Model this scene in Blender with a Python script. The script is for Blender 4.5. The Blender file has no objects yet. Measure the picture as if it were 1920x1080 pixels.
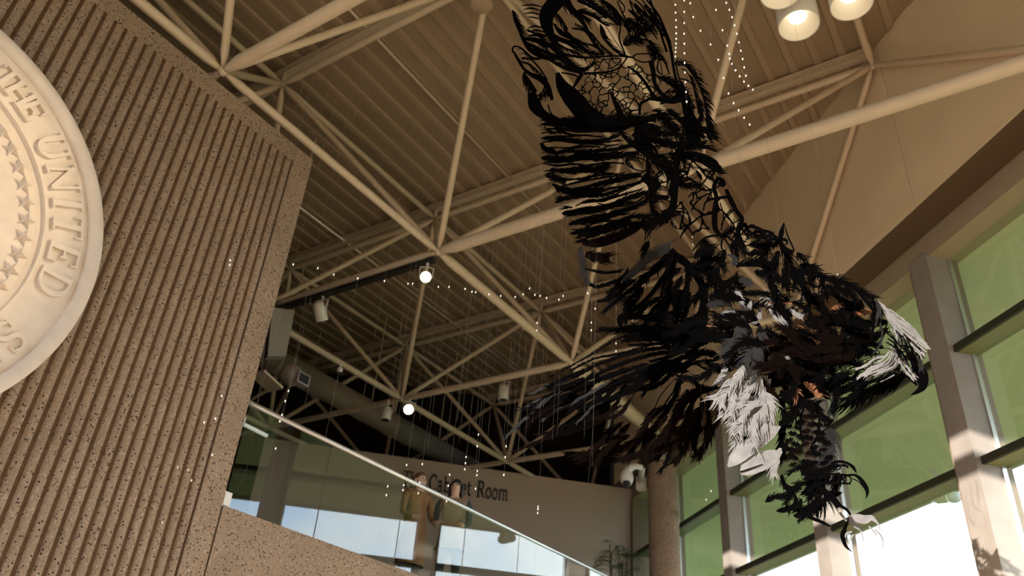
import bpy, math, random
import numpy as np
from mathutils import Vector, Matrix
random.seed(7)
scene = bpy.context.scene
C = scene.collection
# ------------------------------------------------------------------ camera
EYE = 1.6                                   # camera height above the hall floor
F = 1492.925                                # focal length in pixels of a 1920 x 1080 frame
CR = np.array([[0.54018093, -0.83855537, 0.07091866],      # image right
               [0.47421260, 0.23369093, -0.84882917],      # image down
               [0.69521721, 0.49215185, 0.52388891]])      # viewing direction
cam_d = bpy.data.cameras.new('camera'); cam = bpy.data.objects.new('camera', cam_d); C.objects.link(cam)
cam_d.sensor_width = 36.0; cam_d.lens = 36.0 * F / 1920.0
cam_d.clip_start = 0.05; cam_d.clip_end = 500
m = Matrix.Identity(4)
for k in range(3):
    m[k][0] = CR[0][k]; m[k][1] = -CR[1][k]; m[k][2] = -CR[2][k]
m[2][3] = EYE
cam.matrix_world = m
cam_d.dof.use_dof = True; cam_d.dof.focus_distance = 5.9; cam_d.dof.aperture_fstop = 1.6
scene.camera = cam
# ------------------------------------------------------------------ world, sun, exposure
world = bpy.data.worlds.new('sky'); scene.world = world; world.use_nodes = True
nt = world.node_tree; nt.nodes.clear()
wo = nt.nodes.new('ShaderNodeOutputWorld'); bg = nt.nodes.new('ShaderNodeBackground')
tc = nt.nodes.new('ShaderNodeTexCoord'); nz = nt.nodes.new('ShaderNodeTexNoise'); rp = nt.nodes.new('ShaderNodeValToRGB')
nz.inputs['Scale'].default_value = 3.2; nz.inputs['Detail'].default_value = 7; nz.inputs['Roughness'].default_value = .55
rp.color_ramp.elements[0].position = .40; rp.color_ramp.elements[0].color = (.44, .62, .95, 1)
rp.color_ramp.elements[1].position = .62; rp.color_ramp.elements[1].color = (.93, .96, 1, 1)
nt.links.new(tc.outputs['Generated'], nz.inputs['Vector']); nt.links.new(nz.outputs['Fac'], rp.inputs['Fac'])
nt.links.new(rp.outputs['Color'], bg.inputs['Color']); nt.links.new(bg.outputs[0], wo.inputs[0])
bg.inputs['Strength'].default_value = 3.5
sun_d = bpy.data.lights.new('sun', 'SUN'); sun = bpy.data.objects.new('sun', sun_d); C.objects.link(sun)
SUN = Vector((.99, -.05, -.131)).normalized()
sun.rotation_euler = SUN.to_track_quat('-Z', 'Y').to_euler(); sun.location = (-20, 3, 12)
sun_d.energy = 6.0; sun_d.angle = math.radians(.3); sun_d.color = (1, .95, .88)
scene.view_settings.view_transform = 'Standard'; scene.view_settings.look = 'None'
scene.view_settings.gamma = 1.0; scene.view_settings.use_curve_mapping = False
scene.view_settings.exposure = 1.0
# ------------------------------------------------------------------ geometry helpers (coordinates relative to the eye: z = 0 at eye level)
FLOOR = -EYE
def ray(u, v):
    r = CR.T @ np.array([u - 960.0, v - 540.0, F]); return r / np.linalg.norm(r)
def at(u, v, d): return ray(u, v) * d
def onY(u, v, y): r = ray(u, v); return r * (y / r[1])
def onZ(u, v, z): r = ray(u, v); return r * (z / r[2])
S2 = math.sqrt(2)
def cs(c, s, z): return np.array([(s * S2 + c) / 2, (s * S2 - c) / 2, z])      # window-wall frame: c = x - y, s along the glass
def onC(u, v, c): r = ray(u, v); return r * (c / (r[0] - r[1]))
WORG = {}
def empty(name, p, label=None, cat=None, group=None, kind=None, parent=None):
    o = bpy.data.objects.new(name, None); C.objects.link(o); o.empty_display_size = .2
    w = np.array([p[0], p[1], p[2] + EYE]); WORG[o.name] = w
    if parent: o.parent = parent; o.location = Vector(w - WORG[parent.name])
    else: o.location = Vector(w)
    tag(o, label, cat, group, kind); return o
def tag(o, label=None, cat=None, group=None, kind=None):
    if label: o['label'] = label
    if cat: o['category'] = cat
    if group: o['group'] = group
    if kind: o['kind'] = kind
    return o
def mk(name, verts, faces, mat, parent=None, smooth=False, **kw):
    v = np.array(verts, float); org = np.array([(v[:, 0].min() + v[:, 0].max()) / 2, (v[:, 1].min() + v[:, 1].max()) / 2, v[:, 2].min()])
    me = bpy.data.meshes.new(name); me.from_pydata([tuple(p) for p in (v - org)], [], [tuple(f) for f in faces])
    if isinstance(mat, (list, tuple)):
        for q in mat: me.materials.append(q)
    else: me.materials.append(mat)
    me.validate(); me.update()
    if smooth: me.polygons.foreach_set('use_smooth', [True] * len(me.polygons))
    o = bpy.data.objects.new(name, me); C.objects.link(o)
    w = org + np.array([0, 0, EYE]); WORG[o.name] = w
    if parent: o.parent = parent; o.location = Vector(w - WORG[parent.name])
    else: o.location = Vector(w)
    tag(o, **kw); return o
def dupe(src, shift, parent=None):
    o = src.copy(); C.objects.link(o); w = WORG[src.name] + np.array(shift); WORG[o.name] = w
    o.parent = parent; o.location = Vector(w - (WORG[parent.name] if parent else 0)); return o
class MB:
    def __init__(s): s.v = []; s.f = []
    def add(s, v, f):
        n = len(s.v); s.v += [tuple(p) for p in v]; s.f += [tuple(i + n for i in q) for q in f]; return s
    def hexa(s, p):   # 8 corners: bottom ring 0-3, top ring 4-7
        return s.add(p, [(3, 2, 1, 0), (4, 5, 6, 7), (0, 1, 5, 4), (1, 2, 6, 5), (2, 3, 7, 6), (3, 0, 4, 7)])
    def box(s, a, b):
        (x0, y0, z0), (x1, y1, z1) = a, b
        return s.hexa([(x0, y0, z0), (x1, y0, z0), (x1, y1, z0), (x0, y1, z0), (x0, y0, z1), (x1, y0, z1), (x1, y1, z1), (x0, y1, z1)])
    def csbox(s, c0, c1, s0, s1, z0, z1):
        q = [cs(c, t, z) for z in (z0, z1) for c, t in ((c0, s0), (c1, s0), (c1, s1), (c0, s1))]
        return s.hexa(q)
    def tube(s, a, b, prof, n=12):   # prof: [(t along axis in metres or fraction, r)]
        a = np.array(a, float); b = np.array(b, float); d = b - a; L = np.linalg.norm(d); d /= L
        e = np.cross(d, [0, 0, 1]) if abs(d[2]) < .9 else np.cross(d, [1, 0, 0]); e /= np.linalg.norm(e); g = np.cross(d, e)
        vs = []; fs = []
        for (t, r) in prof:
            c = a + d * t
            for k in range(n):
                w = 2 * math.pi * k / n; vs.append(c + r * (math.cos(w) * e + math.sin(w) * g))
        for i in range(len(prof) - 1):
            for k in range(n): fs.append((i * n + k, i * n + (k + 1) % n, (i + 1) * n + (k + 1) % n, (i + 1) * n + k))
        fs.append(tuple(range(n))[::-1]); fs.append(tuple((len(prof) - 1) * n + k for k in range(n)))
        return s.add(vs, fs)
    def pipe(s, pts, r, n=8):        # bent tube through points, r may be a list
        pts = [np.array(p, float) for p in pts]; vs = []; fs = []; pe = None
        for i, p in enumerate(pts):
            d = (pts[min(i + 1, len(pts) - 1)] - pts[max(i - 1, 0)]); d /= np.linalg.norm(d) + 1e-9
            e = (pe - d * (pe @ d)) if pe is not None else (np.cross(d, [0, 0, 1]) if abs(d[2]) < .9 else np.cross(d, [1, 0, 0]))
            e /= np.linalg.norm(e); pe = e; g = np.cross(d, e); rr = r[i] if isinstance(r, (list, tuple)) else r
            for k in range(n):
                w = 2 * math.pi * k / n; vs.append(p + rr * (math.cos(w) * e + math.sin(w) * g))
        for i in range(len(pts) - 1):
            for k in range(n): fs.append((i * n + k, i * n + (k + 1) % n, (i + 1) * n + (k + 1) % n, (i + 1) * n + k))
        fs.append(tuple(range(n))[::-1]); fs.append(tuple((len(pts) - 1) * n + k for k in range(n)))
        return s.add(vs, fs)
    def ball(s, c, r, nu=10, nv=6, sq=(1, 1, 1)):
        vs = []; fs = []
        for j in range(nv + 1):
            th = math.pi * j / nv
            for k in range(nu):
                w = 2 * math.pi * k / nu
                vs.append((c[0] + r * sq[0] * math.sin(th) * math.cos(w), c[1] + r * sq[1] * math.sin(th) * math.sin(w), c[2] + r * sq[2] * math.cos(th)))
        for j in range(nv):
            for k in range(nu): fs.append((j * nu + k, j * nu + (k + 1) % nu, (j + 1) * nu + (k + 1) % nu, (j + 1) * nu + k))
        return s.add(vs, fs)
    def build(s, name, mat, parent=None, smooth=False, **kw): return mk(name, s.v, s.f, mat, parent, smooth, **kw)
# ------------------------------------------------------------------ materials
def mat(name, col, rough=.6, metal=0, spec=.5, var=0, vscale=8, bump=0, bscale=40, col2=None, emit=None, es=0):
    M = bpy.data.materials.new(name); M.use_nodes = True; n = M.node_tree; b = n.nodes['Principled BSDF']
    b.inputs['Base Color'].default_value = (*col, 1); b.inputs['Roughness'].default_value = rough
    b.inputs['Metallic'].default_value = metal; b.inputs['Specular IOR Level'].default_value = spec
    if emit: b.inputs['Emission Color'].default_value = (*emit, 1); b.inputs['Emission Strength'].default_value = es
    if var or bump or col2:
        t = n.nodes.new('ShaderNodeTexCoord')
    if var or col2:
        z = n.nodes.new('ShaderNodeTexNoise'); z.inputs['Scale'].default_value = vscale; z.inputs['Detail'].default_value = 4
        r = n.nodes.new('ShaderNodeValToRGB'); r.color_ramp.elements[0].position = .32; r.color_ramp.elements[1].position = .68
        c2 = col2 or tuple(x * (1 - var) for x in col)
        r.color_ramp.elements[0].color = (*c2, 1); r.color_ramp.elements[1].color = (*col, 1)
        n.links.new(t.outputs['Object'], z.inputs['Vector']); n.links.new(z.outputs['Fac'], r.inputs['Fac']); n.links.new(r.outputs['Color'], b.inputs['Base Color'])
    if bump:
        z2 = n.nodes.new('ShaderNodeTexNoise'); z2.inputs['Scale'].default_value = bscale; z2.inputs['Detail'].default_value = 5
        bp = n.nodes.new('ShaderNodeBump'); bp.inputs['Strength'].default_value = bump; bp.inputs['Distance'].default_value = .02
        n.links.new(t.outputs['Object'], z2.inputs['Vector']); n.links.new(z2.outputs['Fac'], bp.inputs['Height']); n.links.new(bp.outputs[0], b.inputs['Normal'])
    return M
def aggregate(name, base, dark, light):     # exposed-aggregate concrete: coloured pebbles and black chips
    M = bpy.data.materials.new(name); M.use_nodes = True; n = M.node_tree; b = n.nodes['Principled BSDF']
    b.inputs['Roughness'].default_value = .9; b.inputs['Specular IOR Level'].default_value = .15
    g = n.nodes.new('ShaderNodeNewGeometry')
    v = n.nodes.new('ShaderNodeTexVoronoi'); v.inputs['Scale'].default_value = 60; v.feature = 'F1'
    sp = n.nodes.new('ShaderNodeSeparateColor'); n.links.new(v.outputs['Color'], sp.inputs['Color'])
    r = n.nodes.new('ShaderNodeValToRGB'); cr = r.color_ramp; cr.interpolation = 'CONSTANT'
    cr.elements[0].position = 0; cr.elements[0].color = (*dark, 1); cr.elements[1].position = .11; cr.elements[1].color = (*base, 1)
    e = cr.elements.new(.5); e.color = (*[x * .86 for x in base], 1); e = cr.elements.new(.72); e.color = (*light, 1)
    e = cr.elements.new(.86); e.color = (base[0] * .75, base[1] * .66, base[2] * .62, 1)
    n.links.new(g.outputs['Position'], v.inputs['Vector']); n.links.new(sp.outputs['Red'], r.inputs['Fac'])
    # matrix between the pebbles
    mx = n.nodes.new('ShaderNodeMix'); mx.data_type = 'RGBA'; mx.inputs['B'].default_value = (*base, 1)
    rr = n.nodes.new('ShaderNodeValToRGB'); rr.color_ramp.elements[0].position = .42; rr.color_ramp.elements[1].position = .55
    n.links.new(v.outputs['Distance'], rr.inputs['Fac']); n.links.new(rr.outputs['Color'], mx.inputs['Factor']); n.links.new(r.outputs['Color'], mx.inputs['A'])
    n2 = n.nodes.new('ShaderNodeTexNoise'); n2.inputs['Scale'].default_value = 2.2; n2.inputs['Detail'].default_value = 5
    n.links.new(g.outputs['Position'], n2.inputs['Vector'])
    m2 = n.nodes.new('ShaderNodeMix'); m2.data_type = 'RGBA'; m2.blend_type = 'MULTIPLY'; m2.inputs['Factor'].default_value = .55
    r2 = n.nodes.new('ShaderNodeValToRGB'); r2.color_ramp.elements[0].position = .3; r2.color_ramp.elements[0].color = (.72, .7, .68, 1); r2.color_ramp.elements[1].position = .65
    n.links.new(n2.outputs['Fac'], r2.inputs['Fac']); n.links.new(mx.outputs['Result'], m2.inputs['A']); n.links.new(r2.outputs['Color'], m2.inputs['B'])
    n.links.new(m2.outputs['Result'], b.inputs['Base Color'])
    z = n.nodes.new('ShaderNodeTexNoise'); z.inputs['Scale'].default_value = 70; z.inputs['Detail'].default_value = 3
    ad = n.nodes.new('ShaderNodeMath'); ad.operation = 'SUBTRACT'
    n.links.new(g.outputs['Position'], z.inputs['Vector']); n.links.new(z.outputs['Fac'], ad.inputs[0]); n.links.new(v.outputs['Distance'], ad.inputs[1])
    bp = n.nodes.new('ShaderNodeBump'); bp.inputs['Strength'].default_value = .7; bp.inputs['Distance'].default_value = .012
    n.links.new(ad.outputs[0], bp.inputs['Height']); n.links.new(bp.outputs[0], b.inputs['Normal'])
    return M
def glass(name, tint, ior=1.5, boost=1.0):
    M = bpy.data.materials.new(name); M.use_nodes = True; n = M.node_tree; n.nodes.clear()
    o = n.nodes.new('ShaderNodeOutputMaterial'); t = n.nodes.new('ShaderNodeBsdfTransparent'); g = n.nodes.new('ShaderNodeBsdfGlossy')
    t.inputs['Color'].default_value = (*tint, 1); g.inputs['Roughness'].default_value = .003; g.inputs['Color'].default_value = (.95, 1, .98, 1)
    fr = n.nodes.new('ShaderNodeFresnel'); fr.inputs['IOR'].default_value = ior; mx = n.nodes.new('ShaderNodeMixShader')
    ge = n.nodes.new('ShaderNodeNewGeometry'); iv = n.nodes.new('ShaderNodeMath'); iv.operation = 'SUBTRACT'; iv.inputs[0].default_value = 1
    mu = n.nodes.new('ShaderNodeMath'); mu.operation = 'MULTIPLY'      # thin sheet: reflect once, at the face that is met first
    n.links.new(ge.outputs['Backfacing'], iv.inputs[1]); n.links.new(fr.outputs[0], mu.inputs[0]); n.links.new(iv.outputs[0], mu.inputs[1])
    n.links.new(mu.outputs[0], mx.inputs[0]); n.links.new(t.outputs[0], mx.inputs[1]); n.links.new(g.outputs[0], mx.inputs[2]); n.links.new(mx.outputs[0], o.inputs[0])
    return M
M_conc = aggregate('exposed_aggregate_concrete', (.35, .25, .17), (.035, .03, .026), (.46, .36, .27))
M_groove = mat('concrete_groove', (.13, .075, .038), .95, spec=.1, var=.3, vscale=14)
M_stone = mat('carved_limestone', (.74, .62, .50), .85, spec=.2, var=.12, vscale=6, bump=.12, bscale=50)
M_paint = mat('beige_tube_paint', (.64, .51, .37), .5, spec=.35, var=.08, vscale=3)
M_deck = mat('deck_paint', (.325, .235, .15), .7, spec=.2, var=.1, vscale=1.5)
M_rib = mat('deck_rib_paint', (.36, .262, .172), .7, spec=.2)
M_bulk = mat('beige_gypsum', (.88, .71, .51), .9, spec=.1, var=.08, vscale=1.2)
M_sofft = mat('shaded_brown_soffit', (.10, .065, .038), .85, spec=.15)  # shade on the bulkhead's underside is put into this dark colour
M_head = mat('bronze_head', (.34, .26, .17), .7, spec=.2)
M_post = mat('beige_metal_post', (.29, .245, .205), .45, spec=.4, var=.15, vscale=4)
M_postback = mat('bronze_post_flange', (.22, .16, .11), .6, spec=.3)
M_trans = mat('dark_bronze_transom', (.035, .036, .020), .6, spec=.2)
M_olive = mat('green_bounce_sill', (.20, .20, .085), .55, spec=.3)  # paler copy of the transom bronze, lawn's green bounce light put in
M_glass = glass('window_glass', (.95, .96, .93), 2.0)
M_guard = glass('guard_glass', (.95, .98, .96), 1.95)
M_sofout = mat('green_bounce_soffit', (.74, .72, .47), .8, spec=.15, var=.12, vscale=.6)  # green bounce light from the lawn is tinted into the eave colour
M_fascia = mat('beige_fascia', (.5, .45, .33), .7)
M_lawn = mat('lawn', (.115, .15, .058), .95, spec=.1, var=.3, vscale=.3)
M_sign = mat('sign_wall_plaster', (.62, .48, .38), .9, spec=.1, var=.05, vscale=1)
M_floor = mat('tan_stone_floor', (.60, .46, .33), .5, spec=.3, var=.15, vscale=2)
M_carpet = mat('brown_carpet', (.05, .034, .026), .95, spec=.05)
M_dark = mat('dark_joint_and_gloom', (.022, .016, .012), .9, spec=.1)  # far walls carry the gallery's darkness in this colour; also the wall joint
M_black = mat('black_metal', (.015, .014, .013), .5)
M_white = mat('white_metal', (.72, .68, .62), .45)
M_steel = mat('brushed_steel', (.62, .63, .62), .3, metal=.9, var=.1, vscale=20)
M_letter = mat('black_letter', (.018, .02, .02), .6)
M_lampon = mat('lit_lamp', (1, 1, 1), .5, emit=(1, .86, .62), es=14)
M_lampin = mat('lamp_reflector', (.85, .78, .66), .35)
M_duct = mat('duct_paint', (.27, .22, .17), .55, var=.1, vscale=2)
# ================================================================== THE SETTING
YW = 6.45                                   # face of the fluted wall
PLAN = [tuple(cs(-10.5, -14.3, 0)[:2]), tuple(cs(9.8, -14.3, 0)[:2]), tuple(cs(9.8, 21.8, 0)[:2]), (7.0, 23.8), (-3.6, 23.8), (-3.6, 6.9)]
def slab(z0, z1):
    n = len(PLAN); m_ = MB()
    return m_.add([(x, y, z) for z in (z0, z1) for x, y in PLAN], [tuple(range(n))[::-1], tuple(range(n, 2 * n))] + [(i, (i + 1) % n, (i + 1) % n + n, i + n) for i in range(n)])
slab(FLOOR - .2, FLOOR).build('floor', M_floor, kind='structure')
LB = 1.90                                   # upper floor level
mb = MB(); mb.hexa([(x, y, z) for z in (1.45, LB) for x, y in ((-3.6, YW + .45), (16.1, YW + .45), (7.0, 23.8), (-3.6, 23.8))]); mb.hexa([(x, y, z) for z in (1.46, LB - .002) for x, y in ((16.1, YW + .45), (16.4, YW + .45), (20.3, 10.5), (7.0, 23.8))]); mb.build('floor_upper', M_carpet, kind='structure')
# --- fluted wall with its ribs
WX0, WX1, WT = -3.0, 4.70, 6.24
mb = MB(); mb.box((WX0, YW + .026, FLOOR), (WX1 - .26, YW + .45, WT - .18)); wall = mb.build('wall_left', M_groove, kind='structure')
mb = MB(); mb.box((WX0, YW, WT - .19), (WX1, YW + .45, WT)); mb.build('top_border', M_conc, wall)
mb = MB(); mb.box((WX1 - .26, YW, FLOOR), (WX1, YW + .45, WT - .19)); mb.build('side_border', M_conc, wall)
PIT = .112
rib = None; x = WX1 - .26 - PIT
while x > WX0:
    if rib is None:
        prof = [(-.5, .040), (-.40, .038), (-.345, .024), (-.27, .009), (-.15, .001), (0, -.003), (.15, .001), (.27, .009), (.345, .024), (.40, .038), (.5, .040)]
        vs = []; fs = []
        for z in (FLOOR, WT - .215, WT - .186):
            for (px, py) in prof: vs.append((x + PIT / 2 + px * PIT, YW + (py if z < WT - .2 else .002), z))
        k = len(prof)
        for j in range(2):
            for i in range(k - 1): fs.append((j * k + i, j * k + i + 1, (j + 1) * k + i + 1, (j + 1) * k + i))
        rib = mk('rib', vs, fs, M_conc, wall, smooth=True); x_first = x
    else: dupe(rib, (x - x_first, 0, 0), wall)
    x -= PIT
# --- balcony front and glass railing
mb = MB(); mb.box((WX1 + .02, YW, FLOOR + 1.4), (9.2, YW + .42, 2.0)); mb.box((9.215, YW, FLOOR + 1.4), (13.7, YW + .42, 2.0)); mb.box((13.715, YW, FLOOR + 1.4), (15.0, YW + .42, 2.0))
mb.build('wall_balcony', M_conc, kind='structure')
mb = MB(); mb.box((WX1, YW + .05, FLOOR + 1.4), (WX1 + .02, YW + .4, 1.99)); mb.build('trim_1', M_dark, kind='structure')
g = empty('glass_railing', (9, 6.5, 2.0), 'frameless glass balcony railing with a round steel handrail', 'railing')
xs = [4.78, 5.98, 7.30, 8.62, 9.94, 11.26, 12.58, 13.90]
for a, b in zip(xs[:-1], xs[1:]):
    mb = MB(); mb.box((a + .008, 6.535, 1.93), (b - .008, 6.55, 3.06)); mb.build('glass_pane', M_guard, g)
mb = MB(); mb.tube((4.72, 6.543, 3.083), (14.2, 6.543, 3.083), [(0, .03), (9.48, .03)], 14); mb.build('handrail', M_steel, g, True)
mb = MB(); mb.box((4.70, 6.47, 1.99), (4.80, 6.60, 2.14)); mb.box((4.715, 6.46, 2.01), (4.785, 6.61, 2.12)); mb.build('glass_clamp', M_white, g)
# --- window wall (runs at 45 degrees to the roof grid)
CB, CH, CG = 8.91, 9.56, 9.96               # bulkhead face, head face, glass (as x - y)
ZB, ZH = 6.55, 6.22                         # bulkhead underside, head underside
DECK = 9.54
SS0, SS1 = -14.0, 19.0
wr = empty('wall_right', cs(CB, 4, ZB), kind='structure')
sj = 6.93 - 3.1 * 7
while sj < SS1:
    a = max(sj, SS0) + .006; b = min(sj + 3.1, SS1) - .006
    mb = MB(); mb.csbox(CB, CB + .05, a, b, ZB, DECK); mb.build('panel', M_bulk, wr); sj += 3.1
mb = MB(); mb.csbox(CB + .05, CB + .9, SS0, SS1, ZB + .004, DECK); mb.build('backing', M_sofft, wr)
mb = MB(); mb.csbox(CB + .005, CH, SS0, SS1, ZB - .012, ZB + .004); mb.build('soffit_strip', M_sofft, wr)
mb = MB(); mb.csbox(CH, CG + .25, SS0, SS1, ZH, ZB + .2); mb.build('trim_2', M_head, kind='structure')
posts = [7.86 + 3.1 * k for k in range(-7, 4)]
TR = [(4.81, 4.90), (3.39, 3.48), (.30, .42)]
for i, sp in enumerate(posts):
    t = empty('trim_%d' % (3 + i), cs(9.5, sp, FLOOR), kind='structure')
    mb = MB(); mb.csbox(9.62, CG + .2, sp - .44, sp, FLOOR, ZH); mb.build('post_flange', M_postback, t)
    mb = MB(); mb.csbox(9.50, 9.62, sp - .44, sp - .12, FLOOR, ZH + .05)
    mb.build('post_face', M_post, t)
    mb = MB(); mb.csbox(9.50, CG, sp - .452, sp - .44, FLOOR, ZH); mb.build('post_side', M_post, t)
    mb = MB(); mb.csbox(CG - .03, CG + .05, sp - .472, sp - .452, FLOOR, ZH); mb.build('glazing_stop', M_steel, t)
for i, sp in enumerate(posts[:-1] + [posts[-1]]):
    a = sp; b = (posts[i + 1] - .44) if i + 1 < len(posts) else SS1
    w = empty('window_%d' % (i + 1), cs(CG, (a + b) / 2, FLOOR), kind='structure')
    edges = [ZH] + [q for p in TR for q in p[::-1]] + [FLOOR]
    for k in range(0, len(edges), 2):
        mb = MB(); mb.csbox(CG, CG + .015, a, b - .04, edges[k + 1], edges[k]); mb.build('pane', M_glass, w)
    for (z0, z1) in TR:
        mb = MB(); mb.csbox(9.60, 9.66, a, b, z0, z1); tr_ = mb.build('transom', M_trans, w)
        mb = MB(); mb.csbox(9.66, CG + .12, a, b, z0 + .005, z1 - .005); mb.build('transom_sill', M_olive, tr_)
mb = MB(); mb.csbox(9.52, CG + .2, 18.82, 19.0, LB, ZH); mb.build('trim_40', M_postback, kind='structure')
# outside: sloping eave, fascia, lawn
q = [cs(10.2, SS0, 6.30), cs(10.2, SS1 + 12, 6.30), cs(16.3, SS1 + 12, 5.56), cs(16.3, SS0, 5.56)]
mb = MB(); mb.hexa([tuple(p) for p in q] + [(p[0], p[1], p[2] + .5) for p in q]); ev = mb.build('ceiling_eave', M_sofout, kind='structure')
mb = MB(); mb.csbox(16.30, 16.42, SS0, SS1 + 12, 5.47, 6.2); mb.build('fascia', M_fascia, ev)
mb = MB(); mb.box((-90, -90, FLOOR - .6), (90, 90, FLOOR - .25)); mb.build('lawn', M_lawn, kind='structure')
# --- end wall with the room sign, rear window wall, remaining shell
mb = MB(); mb.csbox(-3.4, 9.56, 19.0, 19.3, LB, 6.51); mb.build('wall_sign', M_sign, kind='structure')
mb = MB(); mb.csbox(-16.5, CG, 21.5, 21.8, FLOOR, DECK); mb.csbox(CB + .65, CB + 1.3, 19.31, 21.5, FLOOR, DECK); mb.csbox(CB, CB + .65, 19.31, 21.5, 6.55, DECK); mb.build('wall_back', M_dark, kind='structure')
mb = MB(); mb.box((-3.6, 23.5, FLOOR), (7, 23.8, DECK)); mb.box((-3.6, 6.9, FLOOR), (-3.4, 23.5, DECK)); mb.build('wall_far', M_dark, kind='structure')
RC = -9.6
mb = MB(); mb.csbox(RC - .9, RC, SS0, 3.3, 6.30, DECK); mb.csbox(RC - .9, RC, SS0, 2.3, FLOOR - .2, FLOOR + .05)
wrr = mb.build('wall_rear', M_bulk, kind='structure')
mb = MB(); mb.csbox(RC - .2, RC, SS0, 2.3, 5.72, 5.95); mb.build('trim_20', M_trans, kind='structure')
for k in range(5):
    mb = MB(); mb.csbox(RC - .3, RC, SS0 + 1.5 + k * 3.1, SS0 + 1.8 + k * 3.1, FLOOR, 6.3); mb.build('trim_%d' % (21 + k), M_post, kind='structure')
mb = MB(); mb.csbox(RC, CB, SS0 - .3, SS0, FLOOR, DECK); mb.build('wall_near', M_bulk, kind='structure')
# --- ceiling: ribbed steel deck
ceil = slab(DECK, DECK + .15).build('ceiling', M_deck, kind='structure')
rib = None
for k in range(88):
    y = -7.5 + .35 * k
    if rib is None:
        x0, x1 = -4, 22
        pr = [(-.07, 0), (-.045, -.035), (.045, -.035), (.07, 0)]
        vs = [(xx, y + p, DECK + q) for xx in (x0, x1) for p, q in pr]
        rib = mk('deck_rib', vs, [(0, 1, 5, 4), (1, 2, 6, 5), (2, 3, 7, 6), (0, 3, 2, 1), (4, 5, 6, 7)], M_rib, ceil); y0 = y
    else: dupe(rib, (0, y - y0, 0), ceil)
# ================================================================== SPACE FRAME
O = np.array([3.3019654, 6.54703761, 6.51029719]); AM = 4.0; DU = 2.62616
def P(i, j): return O + np.array([i * AM, j * AM, 0])
def Q(i, j): return O + np.array([(i + .5) * AM, (j + .5) * AM, DU])
def inside(p, lim=8.85): return -9.3 < p[0] - p[1] < lim and (p[0] + p[1]) / S2 < 21.2 and p[0] > -3.2 and p[1] < 23 and (p[0] + p[1]) / S2 > -8
frame = empty('space_frame', (8, 5, 6.5), 'beige tubular steel space frame carrying the ribbed roof', 'roof truss')
def member(name, a, b, r, gap=.055, n=12):
    L = np.linalg.norm(np.array(b) - np.array(a))
    mb = MB(); mb.tube(a, b, [(gap, r * .5), (gap + .04, r * .62), (gap + .04 + 2.4 * r, r), (L - gap - .04 - 2.4 * r, r), (L - gap - .04, r * .62), (L - gap, r * .5)], n)
    return mb.build(name, M_paint, frame, True)
RX = {(0, 0): .055, (1, 0): .075, (2, 0): .135, (-1, 0): .06}
RY = {(1, -1): .092, (0, -1): .075, (1, -2): .092}
for i in range(-2, 6):
    for j in range(-3, 5):
        p = P(i, j)
        if not inside(p): continue
        mb = MB(); mb.ball(p, .062, 12, 8); mb.build('node_joint', M_paint, frame, True)
        if inside(P(i + 1, j)): member('lower_chord', p, P(i + 1, j), RX.get((i, j), .06))
        if inside(P(i, j + 1)): member('lower_chord', p, P(i, j + 1), RY.get((i, j), .062))
        for di in (-1, 0):
            for dj in (-1, 0):
                q = Q(i + di, j + dj)
                if inside(q): member('diagonal', p, q, .048 if (i, j, di, dj) != (1, 0, -1, -1) else .05)
        q = Q(i, j)
        if inside(q):
            mb = MB(); mb.ball(q, .058, 12, 8); mb.tube(q + [0, 0, .05], q + [0, 0, .2], [(0, .04), (.15, .04)], 10); mb.build('node_joint', M_paint, frame, True)
            if inside(Q(i + 1, j)): member('upper_chord', q, Q(i + 1, j), .05)
            if inside(Q(i, j + 1)): member('upper_chord', q, Q(i, j + 1), .055)
# roof purlins (I-sections across the deck ribs), one per grid line
for i in range(-2, 6):
    xq = Q(i, 0)[0]; y0 = max(xq - 8.80, -6.5); y1 = min(22.5, 21.3 * S2 - xq)
    if y1 - y0 < 1: continue
    mb = MB(); z0 = O[2] + DU + .19
    mb.box((xq - .06, y0, z0), (xq + .06, y1, z0 + .015)); mb.box((xq - .006, y0, z0 + .015), (xq + .006, y1, DECK - .075)); mb.box((xq - .06, y0, DECK - .075), (xq + .06, y1, DECK - .061))
    mb.build('roof_purlin', M_paint, frame)
# thin electrical conduits along the deck
cz = DECK - .16
for (a, b, lab) in (((652, 22), (980, 355), 'thin beige conduit crossing the deck left of the black wing'), ((560, 390), (973, 697), 'thin beige conduit crossing the dark deck above the lit spotlight')):
    p = onZ(*a, cz); q_ = onZ(*b, cz); yy = (p[1] + q_[1]) / 2; p[1] = q_[1] = yy
    p[0] -= 3; q_[0] = min(q_[0] + 1, yy + 8.6)
    mb = MB(); mb.tube(p, q_, [(0, .022), (q_[0] - p[0], .022)], 8); mb.build('conduit', M_paint, None, True, label=lab, cat='conduit', group='roof conduits')
# ================================================================== COLUMN
pc = P(3, 0); cc = np.array([pc[0], pc[1], 0])
col = empty('round_column', (pc[0], pc[1], FLOOR), 'round exposed-aggregate concrete column under the end of the roof frame', 'column')
mb = MB(); mb.tube((pc[0], pc[1], FLOOR), (pc[0], pc[1], 5.92), [(0, .31), (7.46, .31), (7.52, .295)], 32); mb.build('shaft', M_conc, col, True)
mb = MB(); mb.tube((pc[0], pc[1], 5.92), (pc[0], pc[1], 6.44), [(0, .13), (.3, .13), (.42, .16), (.52, .12)], 16); mb.build('bearing_cap', M_paint, col, True)
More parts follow.
